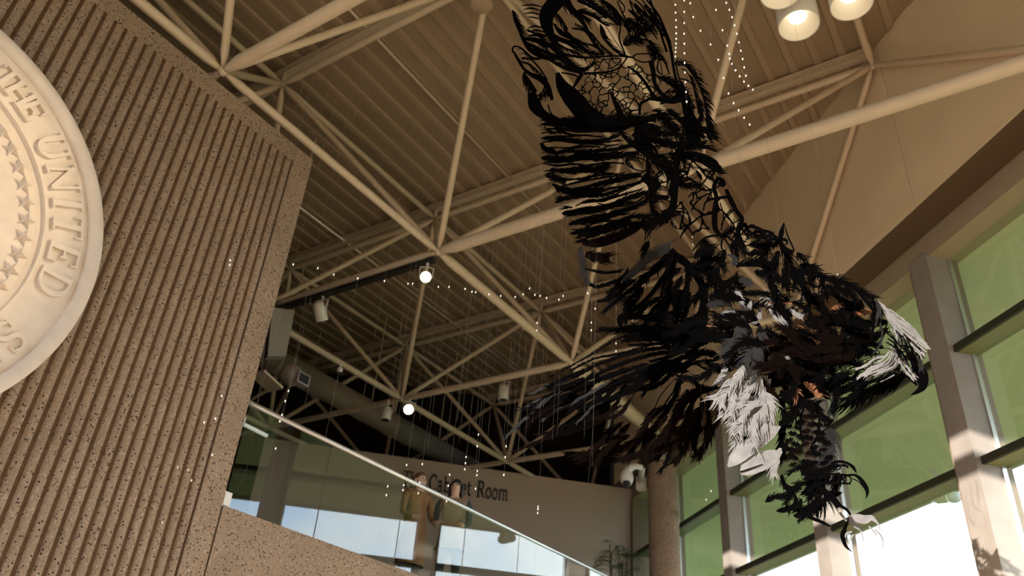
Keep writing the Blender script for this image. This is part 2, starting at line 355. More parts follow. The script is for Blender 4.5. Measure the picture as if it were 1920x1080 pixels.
# ================================================================== SEAL
ys = YW - .16; SC = np.array([.992, 3.216]); SR = 1.786
seal = empty('carved_seal', (SC[0], ys, SC[1] - SR), 'large round pale stone seal with carved lettering and stars on the fluted wall', 'wall seal')
def ringprof(prof, n=128):
    vs = []; fs = []
    for (r, d) in prof:
        for k in range(n):
            w = 2 * math.pi * k / n; vs.append((SC[0] + r * math.cos(w), ys + d, SC[1] + r * math.sin(w)))
    for i in range(len(prof) - 1):
        for k in range(n): fs.append((i * n + k, (i + 1) * n + k, (i + 1) * n + (k + 1) % n, i * n + (k + 1) % n))
    return vs, fs
v, f = ringprof([(SR, .145), (SR, .012), (SR - .012, 0), (1.700, 0), (1.690, .012), (1.672, .012), (1.664, .035)]); mk('rim', v, f, M_stone, seal, True)
v, f = ringprof([(1.666, .03), (1.66, .045), (1.325, .045), (1.315, .03), (1.295, .03)]); mk('lettering_band', v, f, M_stone, seal)
v, f = ringprof([(1.297, .03), (1.285, .06), (1.24, .068), (.6, .05), (.001, .045)]); mk('star_field', v, f, M_stone, seal)
# --- a small serif alphabet: strokes (x, y in letter heights) with their widths
def arc(cx, cy, rx, ry, a0, a1, n=14): return [(cx + rx * math.cos(math.radians(a0 + (a1 - a0) * k / n)), cy + ry * math.sin(math.radians(a0 + (a1 - a0) * k / n))) for k in range(n + 1)]
TH, TN = .17, .075
def ser(x, y, w=.16): return ([(x - w, y), (x + w, y)], .05)
LET = {
 'T': (.74, [([(.37, .03), (.37, .97)], TH), ([(.02, .96), (.72, .96)], TN), ([(.035, .98), (.035, .74)], .06), ([(.705, .98), (.705, .74)], .06), ser(.37, .025, .2)]),
 'H': (.9, [([(.17, .03), (.17, .97)], TH), ([(.73, .03), (.73, .97)], TH), ([(.17, .5), (.73, .5)], TN), ser(.17, .025), ser(.73, .025), ser(.17, .975), ser(.73, .975)]),
 'E': (.74, [([(.18, .03), (.18, .97)], TH), ([(.05, .965), (.66, .965)], TN), ([(.18, .5), (.5, .5)], TN), ([(.05, .035), (.68, .035)], TN), ([(.645, .98), (.645, .74)], .06), ([(.665, .02), (.665, .27)], .06), ([(.49, .62), (.49, .38)], .055)]),
 'U': (.9, [([(.18, .97), (.18, .4)] + arc(.45, .36, .27, .32, 180, 360) + [(.72, .97)], [TH] * 2 + [.13] * 15 + [.09]), ser(.18, .975), ser(.72, .975)]),
 'N': (.94, [([(.17, .03), (.17, .97)], .085), ([(.15, .95), (.77, .05)], TH), ([(.77, .03), (.77, .97)], .085), ser(.17, .025, .13), ser(.12, .975, .12), ser(.77, .975, .13)]),
 'I': (.42, [([(.21, .03), (.21, .97)], TH), ser(.21, .025), ser(.21, .975)]),
 'D': (.88, [([(.18, .03), (.18, .97)], TH), ([(.05, .965), (.36, .965)] + arc(.36, .5, .42, .465, 90, -90) + [(.05, .035)], [TN] * 2 + [TN + .1 * math.sin(math.pi * k / 14) for k in range(15)] + [TN])]),
 'S': (.66, [(arc(.33, .735, .23, .225, 40, 270, 16)[:] + arc(.33, .27, .25, .235, 90, -140, 16), [.08] + [.1] * 10 + [.15] * 12 + [.1] * 10 + [.08]), ([(.54, .97), (.54, .72)], .05), ([(.09, .03), (.09, .3)], .05)]),
 'A': (.9, [([(.08, .03), (.45, .97)], .09), ([(.43, .97), (.82, .03)], TH), ([(.22, .34), (.68, .34)], TN), ser(.08, .025, .13), ser(.82, .025)]),
 'L': (.74, [([(.18, .03), (.18, .97)], TH), ([(.05, .035), (.68, .035)], TN), ([(.66, .02), (.66, .28)], .06), ser(.18, .975)]),
 'O': (.96, [(arc(.48, .5, .38, .45, 0, 360, 28), [TN + .09 * abs(math.cos(2 * math.pi * k / 28)) for k in range(29)])]),
 'F': (.7, [([(.18, .03), (.18, .97)], TH), ([(.05, .965), (.64, .965)], TN), ([(.18, .5), (.5, .5)], TN), ([(.63, .98), (.63, .74)], .06), ser(.18, .025)]),
 'P': (.76, [([(.18, .03), (.18, .97)], TH), ([(.05, .965), (.38, .965)] + arc(.38, .72, .28, .245, 90, -90) + [(.18, .475)], [TN] * 2 + [TN + .08 * math.sin(math.pi * k / 14) for k in range(15)] + [TN]), ser(.18, .025)]),
 'R': (.88, [([(.18, .03), (.18, .97)], TH), ([(.05, .965), (.38, .965)] + arc(.38, .73, .28, .235, 90, -90) + [(.18, .495)], [TN] * 2 + [TN + .08 * math.sin(math.pi * k / 14) for k in range(15)] + [TN]), ([(.42, .5), (.78, .03)], .15), ser(.18, .025), ser(.78, .025, .1)]),
 'C': (.82, [(arc(.46, .5, .38, .46, 48, 318, 24), [.06] + [TN + .1 * math.sin(math.pi * k / 22) for k in range(23)] + [.05]), ([(.74, .98), (.74, .68)], .055)]),
 'h': (.72, [([(.16, .03), (.16, .97)], .14), ([(.16, .42)] + arc(.38, .44, .2, .2, 150, 0, 8) + [(.58, .03)], .12), ser(.16, .025, .13), ser(.58, .025, .13), ser(.1, .97, .1)]),
 'e': (.6, [(arc(.31, .33, .23, .31, 10, 325, 20), .11), ([(.1, .36), (.53, .36)], .06)]),
 'a': (.6, [([(.1, .55)] + arc(.28, .48, .18, .16, 130, 0, 8) + [(.46, .08), (.58, .04)], .12), (arc(.27, .2, .17, .17, 40, 320, 12), .1)]),
 'b': (.68, [([(.16, .03), (.16, .97)], .13), (arc(.36, .33, .22, .3, 160, -160, 18), .12), ser(.1, .97, .1)]),
 'i': (.32, [([(.16, .03), (.16, .62)], .14), ([(.16, .8), (.16, .94)], .15), ser(.16, .025, .12), ser(.11, .62, .1)]),
 'n': (.72, [([(.16, .03), (.16, .62)], .14), ([(.16, .42)] + arc(.38, .44, .2, .2, 150, 0, 8) + [(.58, .03)], .12), ser(.16, .025, .13), ser(.58, .025, .13), ser(.1, .62, .1)]),
 't': (.46, [([(.18, .86), (.18, .15), (.26, .05), (.42, .09)], .13), ([(.02, .62), (.42, .62)], .06)]),
 'o': (.64, [(arc(.32, .33, .24, .3, 0, 360, 22), .12)]),
 'm': (1.06, [([(.16, .03), (.16, .62)], .14), ([(.16, .42)] + arc(.36, .44, .18, .2, 150, 0, 8) + [(.54, .03)], .12), ([(.54, .42)] + arc(.72, .44, .18, .2, 150, 0, 8) + [(.90, .03)], .12), ser(.16, .025, .13), ser(.54, .025, .1), ser(.92, .025, .12), ser(.1, .62, .1)]),
}
def ribbon(pts, w):
    """2-D strip along a polyline with one width or a list of widths -> left and right edge points"""
    p = np.array(pts, float); n = len(p); w = np.full(n, w, float) if not isinstance(w, (list, tuple, np.ndarray)) else np.array(w, float)
    if len(w) != n: w = np.interp(np.linspace(0, 1, n), np.linspace(0, 1, len(w)), w)
    d = np.empty_like(p); d[1:-1] = p[2:] - p[:-2]; d[0] = p[1] - p[0]; d[-1] = p[-1] - p[-2]
    d /= np.linalg.norm(d, axis=1)[:, None] + 1e-9; nrm = np.stack([-d[:, 1], d[:, 0]], 1)
    return p + nrm * w[:, None] / 2, p - nrm * w[:, None] / 2
def letter(ch, place, h):
    """place(x, y, depth 0..1) -> 3-D point"""
    mb = MB()
    for k, (pts, w) in enumerate(LET[ch][1]):
        l, r = ribbon(pts, w); n = len(l); e = .0015 * k
        vs = [place(x * h, y * h, 1 + e) for x, y in l] + [place(x * h, y * h, 1 + e) for x, y in r] + [place(x * h, y * h, 0) for x, y in l] + [place(x * h, y * h, 0) for x, y in r]
        fs = []
        for i in range(n - 1):
            fs += [(i, i + 1, n + i + 1, n + i), (2 * n + i, 3 * n + i, 3 * n + i + 1, 2 * n + i + 1), (i, 2 * n + i, 2 * n + i + 1, i + 1), (n + i, n + i + 1, 3 * n + i + 1, 3 * n + i)]
        fs += [(0, n, 3 * n, 2 * n), (n - 1, 3 * n - 1, 4 * n - 1, 2 * n - 1)]
        mb.add(vs, fs)
    return mb
def seal_letter(ch, ang, h, r0=1.36):
    w = LET[ch][0] * h; a = math.radians(ang)
    er = np.array([math.cos(a), 0, math.sin(a)]); et = np.array([math.sin(a), 0, -math.cos(a)])
    base = np.array([SC[0], ys, SC[1]]) + er * r0
    letter(ch, lambda x, y, d: base + et * (x - w / 2) * 1.08 + er * y + np.array([0, .047 - .036 * d, 0]), h).build('letter', M_stone, seal)
for ch, a, h in [('T', 70.2, .21), ('H', 64.4, .21), ('E', 58.6, .21), ('U', 45.6, .255), ('N', 35.0, .255), ('I', 26.2, .255), ('T', 18.6, .255), ('E', 8.6, .255), ('D', -1.8, .255)]: seal_letter(ch, a, h, 1.375 if h < .25 else 1.355)
for k, ch in enumerate('STATES'): seal_letter(ch, -24.3 - 9.6 * k, .255, 1.355)
for k, ch in enumerate('OF'): seal_letter(ch, 89 - 6.4 * k, .21, 1.375)
for k, ch in enumerate('PRESIDENT'): seal_letter(ch, 190 - 9.6 * k + (4 if k > 4 else 0), .255, 1.355)
st = None
for k in range(48):
    a = math.radians(55 - 7.47 * k); c3 = np.array([SC[0] + 1.158 * math.cos(a), 0, SC[1] + 1.158 * math.sin(a)])
    vs = [(c3[0], ys + .002, c3[2])]; r1, r2 = .083, .030
    for q in range(10):
        w = a + math.pi * q / 5; rr = r1 if q % 2 == 0 else r2
        vs.append((c3[0] + rr * math.cos(w), ys + .062, c3[2] + rr * math.sin(w)))
    mk('star', vs, [(0, 1 + (q + 1) % 10, 1 + q) for q in range(10)], M_stone, seal)
# ================================================================== ROOM SIGN
sg = empty('room_sign', cs(3.3, 18.97, 5.75), 'dark raised serif letters reading The Cabinet Room on the pale end wall', 'sign')
tx = 'The Cabinet Room'; hh = .41; sp = .055
wid = lambda t: sum((LET[c][0] * hh + sp * .3) if c != ' ' else .22 for c in t)
d1 = np.array([1, -1, 0]) / S2
scale = (5.08 - 2.28) / S2 / wid('Cabinet Room')
xx = 2.28 / S2 - wid('The ') * scale
for ch in tx:
    if ch == ' ': xx += .22 * scale; continue
    base = cs(0, 19.0, 5.77) + d1 * xx
    letter(ch, lambda x, y, d, b=base: b + d1 * x * scale + np.array([0, 0, y * 1.0]) + np.array([-1, -1, 0]) / S2 * (.03 * d), hh).build('letter', M_letter, sg)
    xx += (LET[ch][0] * hh + sp * .3) * scale
# ================================================================== LIGHT FITTINGS
def lamp(name, kind, loc, parent, energy, col=(1, .80, .55), size=.05, target=None, spot=60, blend=.5):
    d = bpy.data.lights.new(name, kind); o = bpy.data.objects.new(name, d); C.objects.link(o); d.energy = energy; d.color = col
    if kind == 'SPOT': d.spot_size = math.radians(spot); d.spot_blend = blend
    d.shadow_soft_size = size; w = np.array(loc) + [0, 0, EYE]
    if target is not None: o.rotation_euler = Vector(np.array(target) - np.array(loc)).to_track_quat('-Z', 'Y').to_euler()
    if parent: o.parent = parent; o.location = Vector(w - WORG[parent.name])
    else: o.location = Vector(w)
    return o
M_bulb = mat('downlight_bulb', (1, 1, 1), .5, emit=(1, .88, .68), es=2.2)
def downlight(c, label, energy=480, r=.205, L=.62):
    t = empty('pendant_downlight', c, label, 'ceiling light', 'cylinder downlights')
    n = 32; vs = []; fs = []
    def rings(prof, name, m_):
        mb = MB(); k = len(prof)
        v_ = [(c[0] + r_ * math.cos(2 * math.pi * q / n), c[1] + r_ * math.sin(2 * math.pi * q / n), c[2] + z) for (r_, z) in prof for q in range(n)]
        f_ = [(i * n + q, i * n + (q + 1) % n, (i + 1) * n + (q + 1) % n, (i + 1) * n + q) for i in range(k - 1) for q in range(n)]
        return mk(name, v_, f_, m_, t, True)
    rings([(.02, L), (r * .96, L), (r, L - .02), (r, 0), (r * .97, -.004), (r * .94, .004)], 'can', M_white)
    rings([(r * .94, .004), (r * .62, .10), (r * .44, .13)], 'reflector', M_lampin)
    rings([(r * .44, .128), (r * .3, .118), (.001, .115)], 'bulb', M_bulb)
    mb = MB(); mb.tube((c[0], c[1], c[2] + L), (c[0], c[1], DECK - .06), [(0, .012), (DECK - .06 - c[2] - L, .012)], 8); mb.build('stem', M_white, t, True)
    lamp('bulb_light', 'SPOT', (c[0], c[1], c[2] - .012), t, energy, size=.06, target=(c[0], c[1], FLOOR), spot=100, blend=.8)
downlight(onZ(1498, 48, 6.8), 'white cylinder downlight hanging lowest of the lit group at upper right')
downlight(onZ(1597, 8, 6.8), 'white cylinder downlight nearest the bare roof corner, right of the group')
downlight(onZ(1465, -14, 6.8), 'white cylinder downlight cut by the top edge of the picture')
for k, (x_, y_) in enumerate(((1.9, -2.7), (5.0, -2.7), (0.2, -4.2), (1.6, -3.9))):  # extra unseen downlights, added to brighten the deck and bulkhead
    downlight(np.array([x_, y_, 6.8]), 'added unseen downlight brightening the hall, %s behind the camera' % ('first', 'second', 'third', 'fourth', 'fifth')[k])
# lighting track under the chord, with spotlights
ta = P(1, 0) + [0, .05, -.115]; tb = P(1, 1) + [0, -.1, -.115]
mb = MB(); mb.box((ta[0] - .035, ta[1], ta[2] - .035), (ta[0] + .035, tb[1], ta[2] + .035)); mb.box((ta[0] - .05, ta[1], ta[2] - .04), (ta[0] + .05, tb[1], ta[2] - .034))
mb.build('lighting_track', M_black, label='black lighting track slung under a beige roof tube', cat='light track')
def spot_can(top, direction, label, lit, r=.085, L=.24, on=150, drop=.16, spot=50):
    t = empty('track_spotlight', top, label, 'spotlight', 'track spotlights')
    top = np.array(top, float); d = np.array(direction, float); d /= np.linalg.norm(d); c = top + [0, 0, -drop - L * .35]
    mb = MB(); mb.tube(top, c, [(0, .022), (.03, .022), (.031, .012), (np.linalg.norm(c - top), .012)], 8)
    s_ = np.cross(d, [0, 0, 1]); s_ /= np.linalg.norm(s_)
    mb.pipe([top + [0, 0, -.06], top + s_ * r * 1.15 + [0, 0, -.08], c + s_ * r * 1.12], .009, 6); mb.pipe([top + [0, 0, -.06], top - s_ * r * 1.15 + [0, 0, -.08], c - s_ * r * 1.12], .009, 6)
    mb.build('bracket', M_white, t)
    a = c - d * L * .45
    mb = MB(); mb.tube(a, c + d * L * .55, [(0, r * .55), (.015, r * .8), (L * .3, r), (L * .985, r), (L, r * .93), (L * .93, r * .86)], 20); mb.build('can', M_white, t, True)
    b = c + d * L * .555
    mb = MB(); mb.tube(b - d * .004, b, [(0, r * .82), (.004, r * .8)], 20); mb.build('lens', M_lampon if lit else M_black, t)
    if lit: lamp('spot_light', 'SPOT', b + d * .02, t, on, size=.05, target=b + d, spot=spot)
    return t
xk = ta[0]
def trackpt(u): # point on the track below pixel column u
    r = [onZ(u, v, ta[2] - .04) for v in range(380, 700)]; return min(r, key=lambda p: abs(p[0] - xk))
pt = trackpt(802); spot_can((xk, pt[1], ta[2] - .04), (-pt[0], -pt[1], -5.5), 'lit spotlight glaring at the crossing of the roof tubes', True, on=220)
pt = trackpt(606); spot_can((xk, pt[1], ta[2] - .04), (.6, .1, -.75), 'white spotlight can tilted on the track beside the fluted wall', False, r=.10, L=.30)
def hang(u, v, d): return at(u, v, d)
spot_can(P(2, 1) + [-.25, .12, -.12], (-.1, -.05, -1), 'unlit white spotlight hanging left of the small lit lamp', False, r=.10, L=.30)
p = at(769, 748, 16.4); spot_can(p, (-p[0], -p[1], -p[2] * .95), 'small lit spotlight above the room sign', True, on=60, r=.105, L=.2)
p = at(946, 712, 17.0); spot_can(p, (.05, 0, -1), 'unlit white spotlight under the dark roof near the tail feathers', False, r=.11, L=.34)
p = at(985, 608, 14.2); spot_can(p, (.2, .1, -1), 'tiny white fitting clipped below the long diagonal chord', False, r=.045, L=.09, drop=.05)
p = at(639, 684, 13.6); spot_can(p, (.2, .1, -1), 'tiny white fitting below the chord in front of the duct', False, r=.045, L=.09, drop=.05)
# accent light on the seal, hung from the roof tube above the camera side
p = np.array([4.0, 2.55, 6.38]); t = spot_can(p, np.array([SC[0] - .4, ys, SC[1]]) - p, 'accent spotlight aimed at the stone seal', True, on=330, spot=40)
t['group'] = 'track spotlights'
# linear lamp behind the wall edge
a = at(452, 793, 12.0); b = at(500, 817, 12.4)
t = empty('linear_lamp', a, 'short white linear lamp behind the edge of the fluted wall', 'lamp')
mb = MB(); mb.tube(a, b, [(0, .028), (np.linalg.norm(b - a), .028)], 10); mb.build('tube', mat('lamp_tube', (.9, .9, .86), .4, emit=(1, .95, .85), es=.12), t, True)
mb = MB(); mb.box(tuple(a - [.05, .05, .02]), tuple(a + [.03, .05, .08])); mb.build('end_cap', M_white, t)
# small ceiling disc where the diagonal meets the deck
p = at(903, 6, 10.6)
t = empty('ceiling_disc', p, 'pale round disc at the top of a slanting roof tube', 'ceiling fitting')
mb = MB(); mb.tube(p + [0, 0, .04], p - [0, 0, .04], [(0, .10), (.02, .145), (.06, .15), (.08, .13)], 28); mb.build('disc', M_rib, t, True)
mb = MB(); mb.tube(p + [0, 0, .03], (p[0], p[1], DECK - .06), [(0, .03), (DECK - .06 - p[2] - .03, .03)], 10); mb.build('stem', M_paint, t, True)
# ================================================================== DUCT, SPEAKER PANEL, PROJECTOR
dz = 6.97
mb = MB(); dl = empty('air_duct', (9, 12.5, dz), 'fat round beige air duct in the dark roof behind the wall', 'air duct')
mb.tube((4.5, 12.5, dz), (17.4, 12.5, dz), [(0, .27), (4.9, .27), (4.9, .285), (5.0, .285), (5.0, .27), (8.6, .27), (8.6, .285), (8.7, .285), (8.7, .27), (12.9, .27)], 28); mb.build('duct_pipe', M_duct, dl, True)
for xh in (7.0, 9.6, 12.4, 15):
    mb = MB(); mb.tube((xh, 12.5, dz + .25), (xh, 12.5, DECK), [(0, .012), (DECK - dz - .25, .012)], 6); mb.build('hanger_rod', M_paint, dl)
p = at(546, 703, 14.0)
t = empty('projector', p, 'small dark projector slung below the round duct', 'projector')
mb = MB(); mb.tube(p + [-.05, .12, .06], p + [.1, -.12, -.06], [(0, .17), (.05, .19), (.18, .19), (.26, .15)], 18); mb.build('housing', M_duct, t, True)
q_ = p + [.1, -.16, -.07]
mb = MB(); mb.box(tuple(q_ - [.13, .06, .1]), tuple(q_ + [.13, .06, .1])); mb.build('frame', mat('pale_plastic', (.4, .33, .33), .5), t)
mb = MB(); mb.box(tuple(q_ - [.10, .075, .07]), tuple(q_ + [.10, -.05, .07])); mb.build('lens_window', M_black, t)
mb = MB(); mb.hexa([tuple(p + k) for k in ((-.55, 0, -.18), (-.1, 0, -.3), (-.1, .35, -.3), (-.55, .35, -.18), (-.55, 0, -.14), (-.1, 0, -.26), (-.1, .35, -.26), (-.55, .35, -.14))]); mb.build('mount_plate', M_paint, t)
# hanging panel loudspeaker
c4 = [at(502, 668, 13.0), at(536, 668, 13.2), at(553, 582, 13.2), at(511, 576, 13.0)]
t = empty('panel_loudspeaker', c4[0], 'pale upright panel loudspeaker beside the wall edge above the duct', 'loudspeaker')
nd = np.array([.35, .9, 0]) * .16
mb = MB(); mb.hexa([tuple(c4[0]), tuple(c4[1]), tuple(c4[1] + nd), tuple(c4[0] + nd), tuple(c4[3]), tuple(c4[2]), tuple(c4[2] + nd), tuple(c4[3] + nd)]); mb.build('cabinet', M_duct, t)
mb = MB(); mb.tube(c4[3] + nd / 2, (c4[3] + nd / 2) * [1, 1, 0] + [0, 0, DECK], [(0, .015), (DECK - c4[3][2], .015)], 8); mb.build('hanger', M_paint, t)
# ================================================================== SECURITY CAMERA on the column
sc_ = empty('security_camera', at(1217, 886, 16.75), 'white dome security camera on a curved arm beside the round column', 'security camera')
pe = at(1176, 884, 16.4); pw = np.array([pc[0], pc[1], 0]) - np.array([CR[0][0], CR[0][1], 0]) / math.hypot(CR[0][0], CR[0][1]) * .46 + [0, 0, at(1217, 886, 16.75)[2]]
mb = MB(); mb.box(tuple(pw - [.1, .1, .14]), tuple(pw + [.06, .06, .14])); mb.build('wall_bracket', M_white, sc_)
mb = MB(); mb.pipe([pw + [-.02, 0, .05], at(1204, 877, 16.65), at(1192, 874, 16.5), at(1183, 877, 16.45), pe], [.075, .06, .06, .07, .1], 12); mb.build('arm', M_white, sc_, True)
pd = at(1175, 896, 16.4)
mb = MB(); mb.ball(pd, .135, 16, 12, (1, 1, 1.35)); mb.build('dome_housing', M_white, sc_, True)
dv = pd + (-pd / np.linalg.norm(pd)) * .075 + [0, 0, -.115]
mb = MB(); mb.ball(dv, .082, 14, 10, (1, 1, .8)); mb.build('dome_lens', M_black, sc_, True)
# security light on the outside eave
p = onC(1766, 933, 15.5)
t = empty('flood_light', p, 'white twin-head floodlight on the edge of the outside eave', 'floodlight')
mb = MB(); mb.box(tuple(p + [-.28, -.1, -.14]), tuple(p + [-.08, .1, .12])); mb.build('junction_box', M_sofout, t)
mb = MB(); mb.box(tuple(p + [-.21, -.03, .11]), (p[0] - .15, p[1] + .03, 5.68)); mb.build('mount', M_white, t)
for dx, rr in ((0.0, .13), (-.05, .12)):
    q_ = p + np.array([.05, -.20, .0]) * (1 if dx == 0 else -.35) + [0, 0, .0]
    mb = MB(); mb.ball(q_, rr, 14, 8, (1.2, 1.2, .85)); mb.build('lamp_head', mat('white_plastic', (.85, .85, .82), .4), t, True)
# ================================================================== EAGLE SCULPTURE (cut metal sheets hung on threads)
M_eb = mat('black_cut_steel', (.0012, .0011, .0011), .9, spec=0)
M_ed = mat('brown_black_steel', (.0024, .0014, .0011), .9, spec=0)
M_eg = mat('charcoal_sheen_steel', (.0105, .0098, .0096), .6, spec=.10, var=.6, vscale=9)  # on the tail this grey paints the sheen of lit feathers
M_ep = mat('sunlit_pale_steel', (.165, .154, .148), .6, spec=.1, var=.35, vscale=14)  # lighter copy of the eagle's steel, with sunlight put into the colour
M_eo = mat('bronze_steel', (.16, .06, .024), .5, spec=.2, var=.5, vscale=25)
EM = {'k': M_eb, 'd': M_ed, 'g': M_eg, 'p': M_ep, 'o': M_eo}
# photo-plan frames the outlines were measured in: origin u, v and magnification
FR = {'A': (940, 0, 4), 'B': (980, 220, 4), 'C': (1060, 420, 4), 'D': (940, 600, 4), 'E': (1320, 480, 4.355), 'G': (1320, 680, 3), 'H': (1380, 800, 3.857), 'F': (790, 35, 2.4), 'J': (1050, 555, 2.4), 'W': (0, 0, 1)}
def surf(d0, u0, v0, au, av, cu=0):      # the sheet each group is cut from: a gently bent surface given by its distance
    return lambda u, v: d0 + au * (u - u0) / 100 + av * (v - v0) / 100 + cu * ((u - u0) / 100) ** 2
SURF = {
 'wing': surf(6.0, 1400, 440, .035, .145, .010),
 'back': surf(6.05, 1450, 600, .03, .02, .01),
 'belly': surf(5.78, 1450, 650, .02, -.02, .012),
 'neck': surf(5.86, 1600, 600, -.01, .03, .03),
 'head': surf(5.80, 1690, 650, .02, .02, .04),
 'tail': surf(6.15, 1330, 680, -.11, .02),
 'far_wing': surf(6.45, 1300, 760, -.08, .10),
 'thigh': surf(5.72, 1400, 780, .03, -.04, .05),
 'shank': surf(5.82, 1500, 860, .03, -.03, .06),
 'foot': surf(5.74, 1560, 890, -.05, -.02),
 'far_foot': surf(5.98, 1600, 1000, .03, -.02),
}
def crom(pts, n):
    p = np.array(pts, float)
    if len(p) == 2: return p[0] + (p[1] - p[0]) * np.linspace(0, 1, n)[:, None]
    q = np.vstack([2 * p[0] - p[1], p, 2 * p[-1] - p[-2]]); seg = len(p) - 1; out = []
    for t in np.linspace(0, seg, n):
        i = min(int(t), seg - 1); f = t - i; a, b, c, d = q[i], q[i + 1], q[i + 2], q[i + 3]
        out.append(.5 * ((2 * b) + (c - a) * f + (2 * a - 5 * b + 4 * c - d) * f * f + (3 * b - a - 3 * c + d) * f ** 3))
    return np.array(out)
rng = random.Random(11)
def strip(mb, pts, w, S, off, th=.0035):
    l, r = ribbon(pts, w); n = len(l)
    def m3(e, o): return [ray(x, y) * (S(x, y) + off + o) for x, y in e]
    vs = m3(l, 0) + m3(r, 0) + m3(l, th) + m3(r, th); fs = []
    for i in range(n - 1):
        fs += [(i, n + i, n + i + 1, i + 1), (2 * n + i, 2 * n + i + 1, 3 * n + i + 1, 3 * n + i), (i, i + 1, 2 * n + i + 1, 2 * n + i), (n + i, 3 * n + i, 3 * n + i + 1, n + i + 1)]
    fs += [(0, 2 * n, 3 * n, n), (n - 1, 2 * n - 1, 4 * n - 1, 3 * n - 1)]
    mb.add(vs, fs)
def hairs(mb, c, w, side, ln, sp, ang, S, off, t0=.0, t1=1.0):
    seg = np.linalg.norm(np.diff(c, axis=0), axis=1); L = np.concatenate([[0], np.cumsum(seg)]); tot = L[-1]
    x = tot * t0 + rng.random() * sp
    while x < tot * t1:
        i = min(np.searchsorted(L, x, 'right') - 1, len(c) - 2); f = (x - L[i]) / (seg[i] + 1e-9)
        p = c[i] + (c[i + 1] - c[i]) * f; t = (c[i + 1] - c[i]) / (seg[i] + 1e-9); ww = w[i] + (w[i + 1] - w[i]) * f
        nrm = np.array([-t[1], t[0]]) * side
        k = ln * (.55 + .8 * rng.random()); a = math.radians(ang + rng.uniform(-9, 9)); d0 = t * math.cos(a) + nrm * math.sin(a)
        a2 = a * .35; d1 = t * math.cos(a2) + nrm * math.sin(a2)
        b = p + nrm * ww * .5 - d0 * sp * .5
        pts = [b, b + d0 * k * .35, b + d0 * k * .55 + d1 * k * .2, b + d0 * k * .6 + d1 * k * .5]
        strip(mb, pts, [sp * .95, sp * .62, sp * .4, .2], S, off)
        x += sp * (.8 + .5 * rng.random())
def stroke(mb, reg, pts, ws, grp, off=0, fringe=None):
    u0, v0, m_ = FR[reg]; p = np.array(pts, float) / m_ + [u0, v0]
    L = np.linalg.norm(np.diff(p, axis=0), axis=1).sum(); n = max(5, min(30, int(L / 5) + 3)); c = crom(p, n)
    w = np.interp(np.linspace(0, 1, n), np.linspace(0, 1, len(ws)), ws) / m_
    S = SURF[grp]; strip(mb, c, w * (.5 if fringe else 1.0), S, off)
    for fr in (fringe or []):
        side, ln, sp, ang = fr[:4]; t0, t1 = (fr[4], fr[5]) if len(fr) > 4 else (0, 1)
        hairs(mb, c, w * .5, side, (ln * 1.25 + np.mean(ws) * .65) / m_, max(sp * 1.25 / m_, 2.6), ang, S, off, t0, t1)
WSC = {('raised_wing', 'F'): .6, ('tail', 'D'): .52, ('lowered_wing', 'D'): .5, ('head', 'J'): .62}
def num(s): return [tuple(float(k) for k in q.split(',')) for q in s.split()]
eagle = empty('eagle_sculpture', ray(1450, 640) * 5.9, 'swooping eagle cut from black metal sheets, some coloured pale as sunlit, hung on fine threads', 'sculpture')
PART = {}
def part(name, label=None):
    """each body part is a mesh of its own (its lattice of cut branches) that carries the single feathers"""
    PART[name] = [MB(), [], label]; return name
def add(part_, grp, line, reg):
    """one line of the cutting plan: flags | widths | points
       flags: material letter, s = branch of the lattice / f = a feather of its own, then fringes like L30,9,40 or R.. or B.. (length, spacing, angle)"""
    fl, ws, pts = [q.strip() for q in line.split('|')]
    fl = fl.split(); m_ = fl[0][0]; typ = fl[0][1]; fr = []
    for q in fl[1:]:
        if q[0] in 'LRB':
            v = [float(k) for k in q[1:].split(',')]
            if q[0] in 'LB': fr.append([-1] + v)
            if q[0] in 'RB': fr.append([1] + v)
    ws = [float(k) * WSC.get((part_, reg), 1) for k in ws.split(',')]; pts = num(pts); off = rng.uniform(-.02, .02)
    if typ == 's': stroke(PART[part_][0], reg, pts, ws, grp, off * .3, fr)
    else:
        mb = MB(); stroke(mb, reg, pts, ws, grp, off, fr); PART[part_][1].append((mb, m_))
def lines(part_, grp, reg, text):
    for ln in text.strip().splitlines():
        if ln.strip(): add(part_, grp, ln, reg)
def ringpts(cx, cy, rx, ry, rot=0, n=14):
    a = math.radians(rot); return [(cx + rx * math.cos(t) * math.cos(a) - ry * math.sin(t) * math.sin(a), cy + rx * math.cos(t) * math.sin(a) + ry * math.sin(t) * math.cos(a)) for t in [2 * math.pi * k / n for k in range(n + 1)]]
def ring(part_, grp, reg, cx, cy, rx, ry, rot=0, w=12, fr=None):
    stroke(PART[part_][0], reg, ringpts(cx, cy, rx, ry, rot), [w], grp, 0, fr)
